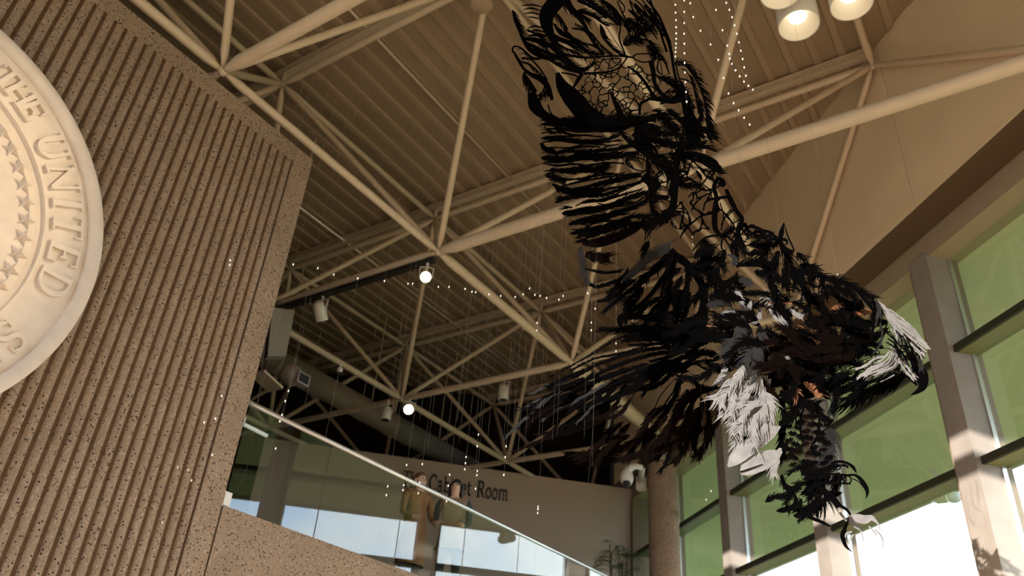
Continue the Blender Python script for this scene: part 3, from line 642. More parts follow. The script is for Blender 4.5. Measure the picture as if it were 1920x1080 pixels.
# ------------------------------------------------------------------ raised wing
part('raised_wing')
lines('raised_wing', 'wing', 'A', '''
kf L26,9,40 | 8,55,60,30 | 80,75 105,150 135,220 160,300
kf | 120,118,95,60,42,60,40 | 440,-20 350,90 340,180 375,270 440,390 520,490 610,545
ks | 8,14,6 | 320,55 235,36 150,42
ks | 8,14,6 | 312,85 230,62 165,72
ks | 8,13,6 | 305,112 225,96 172,104
ks | 8,13,6 | 305,150 240,130 200,128
ks | 8,16,6 | 330,215 250,195 195,215
ks | 8,16,6 | 330,240 260,228 200,240
kf | 60,50,42,30,22,26 | 480,-10 520,60 575,120 625,190 680,300 770,412
kf L34,10,50 | 14,60,52,26,4 | 555,90 640,98 705,128 765,178 806,198
kf L24,9,45 | 24,60,44,6 | 600,-10 680,20 722,70 756,112
kf R40,10,45 | 30,44,52,24 | 735,-10 810,35 862,88 892,150
ks | 12,12,14,12 | 885,150 892,220 884,290 930,410
ks | 12,10,8 | 880,0 924,50 912,110
ks | 10,14,12,12 | 960,0 1000,110 1060,240 1165,410
ks | 10,12,10 | 1000,-5 1065,60 1172,262
ks | 10,12,10 | 1052,-5 1120,80 1176,176
ks | 16,18,16,18 | 1115,-5 1155,110 1192,240 1242,392
kf | 8,20,24,20,20,24,22 | 1178,145 1240,280 1276,400 1292,510 1318,620 1372,790 1402,940
kf B34,10,45 | 20,50,64,20 | 945,140 1000,185 1062,228 1135,216
kf B34,9,55 | 24,54,34 | 915,335 985,285 1065,250
kf B26,9,50 | 24,40,34 | 1092,340 1135,392 1160,450
ks | 11,11,11,11,11,11,11,11 | 990,440 1000,412 1060,403 1125,408 1150,434 1120,458 1060,466 990,440
ks | 22,16,14,10,14 | 620,552 720,546 822,534 892,500 945,428
ks | 26,20,16,14,14,14 | 440,400 560,424 660,432 760,424 870,420 1000,432
kf L30,10,40 | 8,40,42,30,20,8 | 388,180 440,250 520,290 575,345 645,392 765,415
kf L30,9,45 | 26,42,30,6 | 400,300 480,318 555,366 615,402
ks | 14,18,14 | 530,212 625,232 705,330
kf R36,10,40 | 8,18,10 | 566,298 640,326 730,342
kf L46,11,38 | 12,30,22,22,14 | 740,178 752,260 800,330 860,388 905,424
ks | 6,6 | 780,190 850,300 932,420
ks | 12,15,12,16,24,12 | 84,395 88,356 122,348 170,380 240,440 340,428
kf | 14,24,20,34,54,40,26 | 92,385 128,450 172,520 230,562 300,592 350,655 382,750
ks | 14,14,12 | 152,440 215,444 280,505 345,600
kf L34,9,40 | 12,40,54,44,40,50,30 | 150,290 205,372 280,418 350,442 430,440 525,500 612,545
kf | 20,42,42,16 | 158,288 255,300 345,338 405,352
ks | 12,26,12 | 200,268 280,264 352,270
kf R40,9,45 | 20,54,44 | 168,540 208,610 262,690
kf L40,9,35 | 20,40,12 | 350,650 330,700 290,726
kf | 60,100,70,60,50 | 225,690 252,790 310,856 400,905 480,915
kf | 30,90,140,150,150,110 | 420,545 455,640 520,720 580,790 640,860 760,915
kf | 60,110,120,100,70 | 480,925 640,930 760,935 880,940 960,925
ks | 10,12,10 | 350,782 372,850 430,888
ks | 12,14,10 | 450,545 540,560 580,580
ks | 26,30,14 | 610,545 575,600 530,675
kf L40,9,40 | 30,40,74,110,80 | 1095,742 1180,752 1280,762 1350,742 1400,775
kf | 30,60,95,110 | 1338,670 1385,800 1425,910 1470,985
ks | 20,24,22 | 1036,860 1045,780 1105,745
ks | 40,36,30,32,32 | 1120,455 1140,540 1150,622 1190,690 1250,742
ks | 10,24,26,26,30 | 945,495 1020,550 1080,622 1130,700 1165,742
ks | 12,34,48,52 | 815,680 850,760 882,826 905,905
kf | 60,56,46,36 | 890,925 1000,925 1100,895 1190,858
kf B44,10,50 | 30,50,66,50 | 1000,960 1080,985 1180,1000 1290,1010
kf L36,9,40 | 16,36,10 | 1130,830 1200,850 1265,905
kf L40,9,40 | 30,60,20 | 1240,820 1300,870 1380,960
kf L60,12,50 | 10,14,24,28,26,32,5 | 1300,484 1350,470 1425,545 1492,665 1532,800 1552,950 1594,1048
ks | 10,12,12 | 1308,484 1338,600 1440,850
ks | 8,9,4 | 1350,520 1385,530 1420,590
ks | 10,12,8 | 1330,590 1390,600 1440,640
kf L40,9,40 | 12,24,60,80 | 1482,740 1496,840 1470,930 1420,985
kf R70,12,30 | 40,70,40 | 1420,940 1490,960 1556,960
ks | 12,16,10 | 1180,400 1230,470 1260,560
ks | 12,14,10 | 1180,440 1170,520 1200,560
kf L40,9,35 | 10,22,30,20 | 1180,590 1240,592 1310,630 1370,690
kf L34,9,40 | 10,20,34,20 | 1230,700 1280,690 1330,700 1380,740
''')
# tangle of twigs in the middle of the wing
net = [(600, 640), (640, 580), (700, 470), (760, 440), (820, 440), (900, 440), (960, 500), (1010, 470), (1060, 520), (1110, 560), (1160, 560), (1220, 570), (1180, 660), (1130, 720), (1060, 740), (1040, 820), (960, 880), (880, 890), (800, 880), (720, 870), (640, 840), (600, 770), (560, 700)]
rn = random.Random(5)
from itertools import combinations
def in_poly(p, poly):
    c = False; j = len(poly) - 1
    for i in range(len(poly)):
        if (poly[i][1] > p[1]) != (poly[j][1] > p[1]) and p[0] < (poly[j][0] - poly[i][0]) * (p[1] - poly[i][1]) / (poly[j][1] - poly[i][1]) + poly[i][0]: c = not c
        j = i
    return c
pool = list(net)
while len(pool) < 125:
    q_ = (rn.uniform(560, 1220), rn.uniform(440, 890))
    if in_poly(q_, net) and min((q_[0] - k[0]) ** 2 + (q_[1] - k[1]) ** 2 for k in pool) > 900: pool.append(q_)
done = set()
for i, a in enumerate(pool):
    for j in sorted(range(len(pool)), key=lambda k: (pool[k][0] - a[0]) ** 2 + (pool[k][1] - a[1]) ** 2)[1:4]:
        if (min(i, j), max(i, j)) in done: continue
        done.add((min(i, j), max(i, j))); b = pool[j]
        mid = ((a[0] + b[0]) / 2 + rn.uniform(-14, 14), (a[1] + b[1]) / 2 + rn.uniform(-14, 14))
        stroke(PART['raised_wing'][0], 'A', [a, mid, b], [rn.uniform(6, 11)], 'wing', rn.uniform(-.004, .004))
lines('raised_wing', 'wing', 'B', '''
ks | 10,12,10 | 130,20 205,35 285,132
ks | 8,10,8 | 160,60 190,100 260,132
kf L24,8,35 | 20,60,100,112,84,50 | 270,15 400,36 600,44 760,28 900,15 1000,25
kf L26,8,30 | 14,60,40,52,40,14 | 138,158 240,160 330,180 480,192 600,182 722,142
kf B26,8,25 | 30,24,20,18,20,16,14,8 | 140,195 170,240 240,268 330,250 420,258 560,250 700,238 860,195
ks | 10,14,10 | 590,245 640,215 720,205
ks | 10,20,10 | 700,250 760,215 900,228
kf B28,8,28 | 16,50,42,52,60,50,20 | 140,302 240,312 340,312 440,288 560,300 680,290 870,270
ks | 8,20,16,14,14,12 | 150,345 260,362 380,350 500,362 620,340 765,346
kf B26,8,25 | 12,52,54,44,8 | 205,388 330,402 450,392 600,386 650,366
kf B30,8,40 | 8,52,30 | 170,440 260,452 325,486
kf B26,8,25 | 14,62,60,52,6 | 225,500 290,540 400,560 520,546 606,540
kf B24,8,25 | 4,42,42,12 | 498,512 620,490 740,460 885,428
kf B26,8,25 | 6,32,42,26,14,10,8 | 238,640 340,602 460,582 600,582 690,556 800,508 905,478
ks | 8,11,9 | 430,648 640,598 890,488
kf B26,8,25 | 24,52,52,42,30,12 | 296,722 420,708 560,690 700,650 800,602 945,560
ks | 8,14,14,14,12 | 560,642 640,662 745,664 845,640 945,578
kf B26,8,25 | 10,60,52,42,30,20,12 | 345,800 440,782 560,760 660,730 780,690 900,642 955,598
kf B26,8,25 | 8,50,52,24,20,26 | 356,872 460,852 600,830 720,790 830,742 965,748
kf L24,8,25 | 6,60,62,56,60,40 | 395,912 460,884 560,870 700,832 800,800 890,822
df L30,9,30 | 40,110,110,90,50 | 450,950 560,950 700,910 830,850 930,780
kf | 40,80,90,70 | 870,30 870,140 900,200 960,250
kf B34,9,45 | 60,90,100,90,70 | 940,190 960,290 1040,340 1110,400 1140,500
kf | 60,80,100,80 | 900,440 960,480 990,500 960,540
kf | 30,50,50,60,90 | 1150,290 1150,440 1140,570 1120,690 1060,740
kf | 30,40,34 | 1100,600 1010,600 950,590
kf L30,9,45 | 60,110,120,80 | 1110,730 1020,760 950,790 900,840
ks | 14,60,30 | 1110,510 1120,560 1130,620
kf B36,9,50 | 20,40,64,44 | 1050,30 1150,110 1210,200 1190,240
kf B46,10,45 | 30,70,100,70 | 1190,0 1255,60 1310,130 1290,215
kf L50,10,40 | 30,44,5 | 1375,0 1395,80 1436,164
kf L44,10,35 | 50,44,6 | 1280,215 1380,228 1452,262
kf R40,10,35 | 80,60,44,34,6 | 1110,290 1240,272 1340,285 1420,325 1494,372
kf L40,10,35 | 8,14,34,8 | 1200,315 1300,322 1410,382 1496,424
ks | 40,36,30,26,40 | 1165,300 1155,410 1142,520 1150,600 1120,700
ks | 12,14,12 | 1150,310 1200,330 1215,395
ks | 12,14,12,12 | 1215,395 1165,430 1180,480 1240,460
ks | 14,30,14 | 1300,400 1330,440 1340,470
ks | 12,12,12,12 | 1405,400 1365,480 1300,550 1312,612
ks | 12,12,10 | 1405,410 1430,470 1440,500
ks | 26,32,32,46,42,30 | 1470,445 1435,520 1452,600 1440,720 1444,830 1482,885
ks | 20,40,34,12 | 1460,450 1500,480 1505,510 1470,500
ks | 12,13,12 | 1300,612 1380,580 1450,545
ks | 12,14,20,26 | 1355,700 1370,640 1425,612 1535,596
ks | 9,12,16,14,14 | 1190,648 1240,720 1262,792 1335,742 1425,720
ks | 10,13,10 | 1118,712 1185,705 1240,725
ks | 24,16,10 | 1262,790 1205,860 1180,905
ks | 12,14,12 | 1265,700 1300,640 1345,600
ks | 10,10,10 | 1480,640 1506,740 1488,850
ks | 26,42,32,34,30,20 | 1525,540 1560,620 1602,700 1645,765 1620,860 1645,930
ks | 12,13,10 | 1562,690 1520,745 1488,810
ks | 12,12,10 | 1150,490 1230,450 1290,480
kf B30,8,40 | 16,40,16 | 1165,490 1230,515 1345,505
ks | 9,10,8 | 1420,610 1400,540 1345,500
ks | 10,12,9 | 1240,600 1280,560 1310,590
''')
for (cx, cy, rx, ry, rot, w) in ((865, 350, 98, 46, 18, 22), (955, 100, 80, 52, 10, 22), (1062, 440, 80, 44, -25, 22), (1035, 560, 62, 46, 0, 18), (1042, 668, 84, 56, 5, 20), (1030, 247, 94, 32, 0, 20), (1195, 256, 52, 16, 0, 14), (1187, 350, 34, 50, -10, 16), (1305, 345, 110, 34, 15, 14), (1185, 775, 78, 64, 0, 14), (1240, 420, 76, 44, 0, 12)):
    ring('raised_wing', 'wing', 'B', cx, cy, rx, ry, rot, w, [[1, 30, 9, 60, .3, .75]])
# branching lattice between wing and shoulder
net2 = [(1270, 320), (1300, 300), (1340, 320), (1352, 345), (1365, 370), (1390, 410), (1400, 440), (1370, 450), (1330, 430), (1300, 440), (1275, 430), (1265, 390), (1270, 350)]
pool = list(net2); rn = random.Random(8); tries = 0
while len(pool) < 42 and tries < 5000:
    tries += 1; q_ = (rn.uniform(1262, 1402), rn.uniform(300, 450))
    if in_poly(q_, net2) and min((q_[0] - k[0]) ** 2 + (q_[1] - k[1]) ** 2 for k in pool) > 190: pool.append(q_)
done = set()
for i, a in enumerate(pool):
    for j in sorted(range(len(pool)), key=lambda k: (pool[k][0] - a[0]) ** 2 + (pool[k][1] - a[1]) ** 2)[1:3]:
        if (min(i, j), max(i, j)) in done: continue
        done.add((min(i, j), max(i, j))); b = pool[j]; w_ = rn.uniform(2.2, 4.2)
        stroke(PART['raised_wing'][0], 'W', [a, ((a[0] + b[0]) / 2 + rn.uniform(-4, 4), (a[1] + b[1]) / 2 + rn.uniform(-4, 4)), b], [w_ * 1.5, w_ * .8, w_ * 1.5], 'wing', rn.uniform(-.004, .004))
# finer cuts between the big feathers
lines('raised_wing', 'wing', 'F', '''
kf R22,6,40 | 10,26,30,24,10 | 452,96 505,120 565,150 625,172 695,202
kf L20,6,40 | 8,22,20,10 | 470,50 530,82 580,130 622,172
kf R24,6,42 | 8,24,22,8 | 592,90 645,130 700,150 745,182
kf R24,6,42 | 6,20,18,8 | 640,40 700,100 760,150 805,170
kf R24,6,45 | 6,16,14,8 | 690,20 760,60 805,112 862,162
kf L26,6,40 | 10,40,32,12 | 560,180 640,222 720,240 785,202
kf R22,6,45 | 8,18,10 | 600,70 650,95 700,105
kf R22,6,45 | 8,16,8 | 520,100 560,130 600,180
kf R26,6,60 | 20,34,20 | 466,240 480,292 515,318
kf L26,6,60 | 14,26,14 | 560,280 545,330 510,352
kf R18,6,45 | 6,14,8 | 445,190 490,205 540,250
ks | 5,8,5 | 430,140 450,135 475,160
ks | 5,7,4 | 440,160 462,155 480,178
ks | 5,7,4 | 445,178 466,175 486,195
kf R30,6,60 | 16,36,20 | 930,98 980,92 1035,100
kf L30,6,60 | 14,30,18 | 935,50 985,40 1035,52
kf L26,6,40 | 12,30,40,30 | 1060,262 1110,290 1150,320 1180,345
kf L26,6,50 | 20,40,40,30 | 1075,385 1130,368 1180,372 1210,350
kf B20,6,45 | 20,50,40 | 1060,440 1110,462 1155,505
kf B20,6,45 | 40,74,60 | 1185,440 1205,520 1225,565
kf B16,6,35 | 30,50,60,56,20 | 950,520 1040,545 1120,562 1200,578 1275,568
kf R30,6,30 | 20,30,6 | 1230,510 1275,500 1312,542
kf L20,6,40 | 20,50,64,72,60 | 880,500 940,560 1000,602 1060,640 1130,662
kf L22,6,50 | 30,56,60,50,70 | 1015,620 1020,700 1030,770 1035,850 1060,905
kf R22,6,50 | 24,34,34,60 | 1145,640 1146,740 1140,840 1100,920
kf R24,6,35 | 26,20,24,28,6 | 1110,610 1170,600 1250,605 1325,640 1350,690
kf L20,6,40 | 8,14,24,6 | 1170,630 1240,640 1300,660 1345,690
kf R20,6,45 | 10,22,10 | 1000,470 1050,485 1070,510
kf L20,6,45 | 10,22,10 | 1050,440 1100,430 1150,440
kf L24,6,40 | 8,18,8 | 1150,210 1190,215 1240,270
kf R24,6,40 | 8,14,8 | 1170,280 1200,340 1230,400
kf L24,6,40 | 8,20,26 | 1205,250 1230,330 1250,430
ks | 6,8,6 | 1060,0 1112,80 1135,180
ks | 6,8,6 | 1075,190 1085,250 1110,300
kf L20,6,40 | 6,20,10 | 740,450 800,462 880,455
kf L20,6,45 | 16,40,30 | 930,-40 985,10 1040,60
kf R20,6,45 | 16,36,24 | 850,-60 905,0 945,60
kf L20,6,40 | 16,36,20 | 760,-70 830,-20 885,30
kf R22,6,45 | 20,46,30 | 640,-70 700,-30 765,10
kf L22,6,45 | 20,44,30 | 700,-80 770,-50 835,0
kf L22,6,45 | 18,40,24 | 1000,-60 1050,10 1085,80
kf R22,6,45 | 18,38,24 | 960,-70 1010,-20 1062,20
kf L22,6,45 | 16,36,20 | 1020,100 1055,140 1075,190
ks | 10,15,10 | 880,-80 930,20 1000,110
ks | 10,15,10 | 940,-80 1000,0 1062,92
ks | 14,18,14 | 1010,-90 1070,-10 1122,112
kf R20,6,45 | 14,34,20 | 560,-60 620,-10 660,50
kf L24,6,35 | 8,20,14,6 | 545,455 610,490 700,512 800,508
''')
rw = random.Random(17)
le = [(536, 470), (540, 505), (540, 545), (545, 590), (550, 640), (556, 690), (575, 730), (600, 770), (605, 810), (625, 850), (640, 885), (665, 920), (680, 960), (690, 1000)]
re_ = [(800, 500), (860, 520), (900, 540), (940, 570), (930, 610), (920, 640), (960, 690), (1000, 700), (1010, 730), (1020, 760), (1020, 800), (1030, 850), (1010, 880), (960, 900)]
for k in range(len(le)):
    a, b = np.array(le[k], float), np.array(re_[k], float)
    for q in range(5):       # combs at the trailing tips
        dy = rw.uniform(-14, 14); L_ = rw.uniform(34, 62)
        stroke(PART['raised_wing'][0], 'F', [a + [L_, dy * .2], a + [L_ * .45, dy * .7 - 2], a + [-rw.uniform(2, 14), dy * 1.15 + rw.uniform(0, 8)]], [7, 5, .8], 'wing', rw.uniform(-.01, .01))
    for q in range(2):       # wavy slivers
        t0 = rw.uniform(0, .3); t1 = rw.uniform(.6, 1.0); w0 = rw.uniform(5, 15); off_ = rw.uniform(-13, 13)
        p0 = a + (b - a) * t0 + [0, off_]; p3 = a + (b - a) * t1 + [0, off_ * .6]; d = p3 - p0
        mb = MB(); stroke(mb, 'F', [p0, p0 + d * .33 + [0, rw.uniform(-12, 12)], p0 + d * .66 + [0, rw.uniform(-12, 12)], p3], [1, w0, w0 * .8, 2], 'wing', rw.uniform(-.02, .02), [[rw.choice((-1, 1)), 14, 5.5, 30]])
        PART['raised_wing'][1].append((mb, 'k'))
# trailing feathers of the wing and grey sheet behind them
lines('raised_wing', 'wing', 'C', '''
gf R26,7,40 | 40,64,52,42 | 112,170 140,280 152,360 182,452
gf L30,9,30 | 40,62,74,116,90 | 425,432 520,372 600,292 690,225 790,185
gf B20,8,30 | 10,40,30 | 290,640 380,585 500,545
df B26,8,30 | 60,90,60 | 150,230 230,250 330,260
kf L30,9,30 | 8,24,20 | 150,340 280,370 420,360
kf B22,8,30 | 10,24,24,16,8 | 160,440 240,470 350,440 430,400 470,350
kf L26,9,25 | 60,44,44,54,64,10 | 850,225 725,400 640,520 540,620 405,705 425,808
kf B20,8,25 | 14,22,26,22,6 | 790,275 640,382 480,500 355,598 288,664
kf | 50,26,10 | 840,215 740,262 630,345
kf B34,10,28 | 26,30,42,44,26 | 822,300 790,400 762,560 722,660 690,770
kf B34,10,28 | 20,30,32,42,36 | 912,350 920,430 890,560 850,660 800,790
kf B34,10,28 | 36,52,52,62,50 | 895,330 985,392 1032,480 1042,600 1030,775
kf | 50,66,40 | 950,335 870,265 800,220
kf B24,8,30 | 6,20,10 | 235,585 330,560 440,485
kf B30,9,30 | 20,44,50,40 | 395,700 520,690 640,705 780,690
kf B30,9,35 | 30,60,80,80,50 | 430,800 560,790 720,792 900,800 1070,785
kf B30,9,30 | 30,60,60,40 | 440,850 620,850 820,860 1060,850
''')
# ------------------------------------------------------------------ shoulder lattice and back
part('shoulder')
lines('shoulder', 'back', 'C', '''
ks | 10,18,16,14,13,14 | 955,200 1040,110 1122,88 1182,100 1232,170 1255,230
ks | 10,12,10 | 1000,130 1020,180 1010,260
kf B30,9,50 | 40,110,50 | 1000,310 1060,250 1095,150
kf B40,9,50 | 50,130,60 | 930,335 1060,345 1160,355
ks | 12,24,6 | 1152,215 1140,280 1186,334
ks | 12,14,10 | 1180,100 1170,170 1200,215
ks | 30,60,30 | 1275,110 1310,150 1345,182
ks | 26,28,26 | 1305,-10 1290,60 1285,115
ks | 20,22,16 | 1345,-10 1372,50 1365,110
ks | 22,22,22,18 | 1380,20 1455,34 1486,76 1440,112
ks | 20,22,20,18 | 1470,44 1545,66 1566,108 1520,128
ks | 20,24,20 | 1545,74 1590,108 1604,146
ks | 9,9,7 | 1385,60 1430,70 1450,96
ks | 9,9,7 | 1350,120 1400,100 1440,112
ks | 10,10,10,9 | 1330,170 1420,150 1520,152 1606,170
ks | 10,9,8 | 1490,160 1530,120 1600,130
kf B40,9,35 | 10,56,20 | 1365,232 1435,212 1490,232
kf L44,9,45 | 20,60,120,120 | 1282,318 1380,306 1470,300 1520,330
kf B30,8,40 | 30,70,40 | 1420,360 1500,370 1550,340
kf | 4,40,34,44,30 | 1640,-12 1622,60 1612,130 1650,192 1712,214
ks | 5,12,13,10 | 1640,-8 1668,90 1705,170 1718,205
ks | 8,11,8 | 1680,225 1745,315 1800,410
ks | 8,11,8 | 1745,215 1800,300 1822,420
ks | 8,11,8 | 1815,280 1812,350 1840,420
kf B40,9,40 | 20,50,30 | 1600,200 1570,290 1560,370
kf B36,9,40 | 20,50,40 | 1690,330 1755,362 1830,352
kf B40,9,40 | 16,40,30 | 1650,250 1660,340 1640,430
kf B36,9,40 | 20,60,50 | 1130,340 1150,440 1250,450
ks | 12,14,12 | 1260,230 1300,300 1290,330
kf B36,9,45 | 20,40,20 | 1200,470 1150,520 1080,560
ks | 12,12,12 | 1060,350 1070,440 1110,480
gf | 10,46,30 | 1215,225 1272,262 1262,312
''')
# ------------------------------------------------------------------ body: layers of torn feathers inside a hull
part('body')
def cluster(part_, grp, poly, n, ln, w, flow, m_, seed, frl=9, sp=2.4, offs=(-.12, .12), both=True, spread=35, ang=38):
    r_ = random.Random(seed); xs_ = [p[0] for p in poly]; ys_ = [p[1] for p in poly]; k = 0; S = SURF[grp]
    while k < n:
        q = (r_.uniform(min(xs_), max(xs_)), r_.uniform(min(ys_), max(ys_)))
        if not in_poly(q, poly): continue
        k += 1; a = math.radians(flow(q) if callable(flow) else flow) + math.radians(r_.uniform(-spread, spread)); L = ln * r_.uniform(.6, 1.4)
        d = np.array([math.cos(a), math.sin(a)]); nn = np.array([-d[1], d[0]]); bend = r_.uniform(-.22, .22) * L; p0 = np.array(q) - d * L * .5
        c = crom([p0, p0 + d * L * .5 + nn * bend, p0 + d * L], 8); ww = np.array([.25, .7, 1, 1, .9, .7, .4, .08]) * w * .55 * r_.uniform(.6, 1.3)
        off = r_.uniform(*offs); mb = MB(); strip(mb, c, ww, S, off)
        for s_ in ((1, -1) if both else (1,)): hairs(mb, c, ww, s_, (frl + w * .35) * r_.uniform(.8, 1.4), sp * 1.3, ang, S, off, .05, 1.0)
        PART[part_][1].append((mb, m_))
hull = [(1290, 640), (1330, 560), (1400, 520), (1470, 520), (1560, 560), (1650, 590), (1640, 640), (1590, 700), (1570, 740), (1500, 760), (1440, 730), (1390, 700), (1330, 700)]
cluster('body', 'back', hull, 46, 58, 11, lambda q: 195 + (q[1] - 640) * -.2, 'k', 21)
low = [(1400, 600), (1640, 600), (1620, 690), (1570, 740), (1480, 760), (1420, 720)]
cluster('body', 'belly', low, 22, 55, 12, 200, 'd', 22)
cluster('body', 'belly', [(1150, 600), (1400, 580), (1420, 680), (1320, 700), (1180, 680)], 24, 60, 10, 172, 'k', 23, spread=18)
cluster('body', 'belly', [(1355, 600), (1440, 620), (1430, 690), (1345, 690)], 12, 46, 14, 120, 'g', 24, frl=14)
lines('body', 'back', 'C', '''
pf B14,6,40 | 20,40,26,14 | 1275,490 1310,550 1332,620 1340,690
pf B14,6,40 | 14,34,20 | 1395,580 1380,620 1345,650
pf | 30,56,40,20 | 1150,690 1220,670 1260,650 1280,740
gf B20,8,40 | 20,44,40 | 1060,610 1140,600 1230,590
gf | 30,60,40 | 1300,420 1360,430 1400,465
pf | 16,50,64,40 | 1530,640 1580,690 1640,740 1640,790
pf B12,6,30 | 24,40,26 | 1680,640 1740,680 1780,700
pf | 14,36,14 | 1520,600 1600,630 1660,650
pf B16,7,30 | 8,18,8 | 1500,1000 1600,1020 1680,1000
''')
lines('body', 'back', 'E', '''
of B30,9,30 | 4,40,34,20 | 1425,462 1340,460 1240,470 1180,490
of B30,9,30 | 6,24,10 | 1270,405 1140,400 1050,440
of | 8,14,8 | 520,388 640,385 760,392
of | 10,14,10 | 20,570 130,582 245,590
of B20,8,30 | 6,22,6 | 1080,660 960,720 890,790
of B26,9,35 | 10,40,10 | 1100,520 1000,570 930,620
of B26,9,35 | 10,30,10 | 900,560 880,650 930,700
of B26,9,35 | 10,40,20 | 760,560 800,620 760,680
''')
cluster('shoulder', 'back', [(1300, 480), (1340, 430), (1400, 425), (1470, 455), (1560, 520), (1620, 560), (1590, 610), (1480, 600), (1400, 560), (1320, 570)], 46, 34, 8, lambda q: 40 + (q[0] - 1400) * .15, 'k', 91, frl=10, spread=75, ang=46, offs=(-.08, .1))
cluster('shoulder', 'back', [(1360, 540), (1440, 500), (1540, 560), (1560, 610), (1440, 620), (1360, 610)], 9, 26, 9, 80, 'p', 95, frl=5, spread=90, offs=(.0, .1))
cluster('raised_wing', 'wing', [(1120, 520), (1180, 480), (1280, 455), (1320, 520), (1300, 600), (1180, 600)], 24, 62, 6, 118, 'k', 92, frl=10, spread=22, offs=(-.03, .05))
for k in range(9):            # curled scallops along the nape
    t_ = k / 8; cx, cy = 1392 + 78 * t_, 428 + 34 * t_ + 8 * math.sin(k * 2.1)
    mb = MB(); a0 = rng.uniform(150, 200)
    stroke(mb, 'W', [(cx + 11 * math.cos(math.radians(a0 + q * 28)) * (1 - q * .05), cy + 10 * math.sin(math.radians(a0 + q * 28)) * (1 - q * .05)) for q in range(9)], [3.2, 5.5, 5, 3, 1.2], 'back', .02, [[1, 5, 2.6, 50]]); PART['shoulder'][1].append((mb, 'k'))
# ------------------------------------------------------------------ neck
part('neck')
lines('neck', 'neck', 'E', '''
kf L40,12,40 | 30,60,70,60,50,40,24 | 830,90 905,140 1000,190 1090,205 1160,235 1270,290 1390,350
kf L44,12,40 | 20,40,50,30 | 1180,240 1260,300 1330,380 1380,450
kf B34,10,35 | 20,46,30 | 1150,250 1210,310 1250,370
kf B34,10,35 | 14,36,16 | 1020,180 1090,250 1180,330
kf | 14,20,16,14,12 | 960,290 1010,310 1060,270 1090,235 1130,230
kf | 12,16,14 | 1000,230 1024,250 1005,265
kf | 14,20,16 | 930,340 990,300 1010,240
kf | 14,18,12 | 850,260 880,310 920,330
kf B30,9,40 | 14,50,30 | 780,130 800,190 830,240
kf B30,9,40 | 14,44,20 | 850,150 870,220 905,260
kf | 12,14,12 | 700,120 740,200 730,300
kf | 12,14,12 | 760,210 800,280 790,380
kf | 10,13,10 | 560,230 620,300 640,380
kf | 10,13,10 | 500,200 560,270 560,350
kf B30,9,40 | 14,30,14 | 560,110 600,180 650,210
kf B30,9,40 | 14,30,14 | 640,100 680,180 700,240
kf | 12,14,12 | 880,90 920,140 930,200
kf | 10,12,8 | 900,90 930,150 980,170
kf B30,10,30 | 14,40,20 | 1370,350 1400,430 1370,520
kf B30,9,35 | 14,44,20 | 1280,560 1200,620 1120,640
kf B30,9,35 | 14,44,20 | 1340,600 1300,680 1210,720
kf B30,9,35 | 14,40,20 | 1180,560 1140,660 1060,720
kf B30,9,35 | 14,36,20 | 1420,620 1380,660 1340,640
df B30,9,35 | 20,60,30 | 1240,640 1180,740 1080,800
df B30,9,35 | 20,70,40 | 1120,690 1080,800 980,860
df B30,9,35 | 20,70,40 | 1250,770 1150,840 1040,900
df B30,9,35 | 20,60,40 | 1010,640 960,740 860,800
df B30,9,35 | 20,70,40 | 980,880 900,930 800,960
''')
for row in range(9):          # mail of small scales under the cheek
    for k in range(9):
        cx = 1095 + k * 40 + (row % 2) * 20 - row * 10; cy = 735 + row * 40 + k * 7
        if cx + cy * .55 > 1900 or cx < 1060: continue
        mb = MB(); stroke(mb, 'E', ringpts(cx, cy, 20, 15, -35), [9], 'neck', 0); PART['neck'][1].append((mb, 'k', 'scale'))
lines('neck', 'neck', 'G', '''
kf L34,9,40 | 30,50,56,40,20 | 1130,72 1040,105 950,140 860,180 770,205
kf L40,9,40 | 24,44,40,10 | 1080,100 980,150 890,205 830,235
kf L40,9,40 | 24,44,40,8 | 960,140 880,190 810,225 745,252
kf L36,9,40 | 20,40,8 | 1110,90 1050,130 990,155
kf R30,9,35 | 20,36,20 | 900,100 830,150 740,190
kf | 14,18,10 | 1130,80 1060,80 980,110
kf | 12,14,8 | 1120,85 1060,110 1010,120
gf L20,8,30 | 20,34,26,10 | 890,90 840,120 780,140 740,170
''')
# ------------------------------------------------------------------ head
part('head')
r_ = random.Random(31)
def strands(n, a, b, c, jit, wmax, m_, seedoff=0):
    for k in range(n):
        j = lambda s: np.array([r_.uniform(-s, s), r_.uniform(-s, s)])
        t = r_.random(); A_ = np.array(a[0]) + (np.array(a[1]) - np.array(a[0])) * t; B_ = np.array(b[0]) + (np.array(b[1]) - np.array(b[0])) * t; C_ = np.array(c[0]) + (np.array(c[1]) - np.array(c[0])) * t
        w = wmax * r_.uniform(.6, 1.2); mb = MB()
        stroke(mb, 'E', [A_ + j(jit), B_ + j(jit), C_ + j(jit)], [w * .4, w, w * .8, .8], 'head', r_.uniform(-.05, .05), [[1 if r_.random() < .5 else -1, 18, 8, 28]] if r_.random() < .5 else None)
        PART['head'][1].append((mb, m_))
strands(20, ((1440, 380), (1500, 470)), ((1590, 560), (1570, 600)), ((1835, 745), (1790, 830)), 12, 8, 'p')
strands(14, ((1480, 470), (1540, 520)), ((1560, 600), (1620, 640)), ((1540, 800), (1600, 860)), 14, 8, 'p')
strands(20, ((1540, 760), (1600, 820)), ((1470, 880), (1560, 900)), ((1320, 960), (1430, 960)), 16, 8, 'p')
strands(11, ((1560, 800), (1620, 900)), ((1600, 880), (1640, 950)), ((1690, 1010), (1740, 1000)), 10, 11, 'p')
strands(6, ((1400, 350), (1430, 370)), ((1430, 430), (1460, 470)), ((1400, 560), (1440, 620)), 10, 18, 'g')
strands(14, ((1640, 650), (1700, 700)), ((1680, 760), (1740, 800)), ((1700, 900), (1780, 900)), 12, 9, 'k')
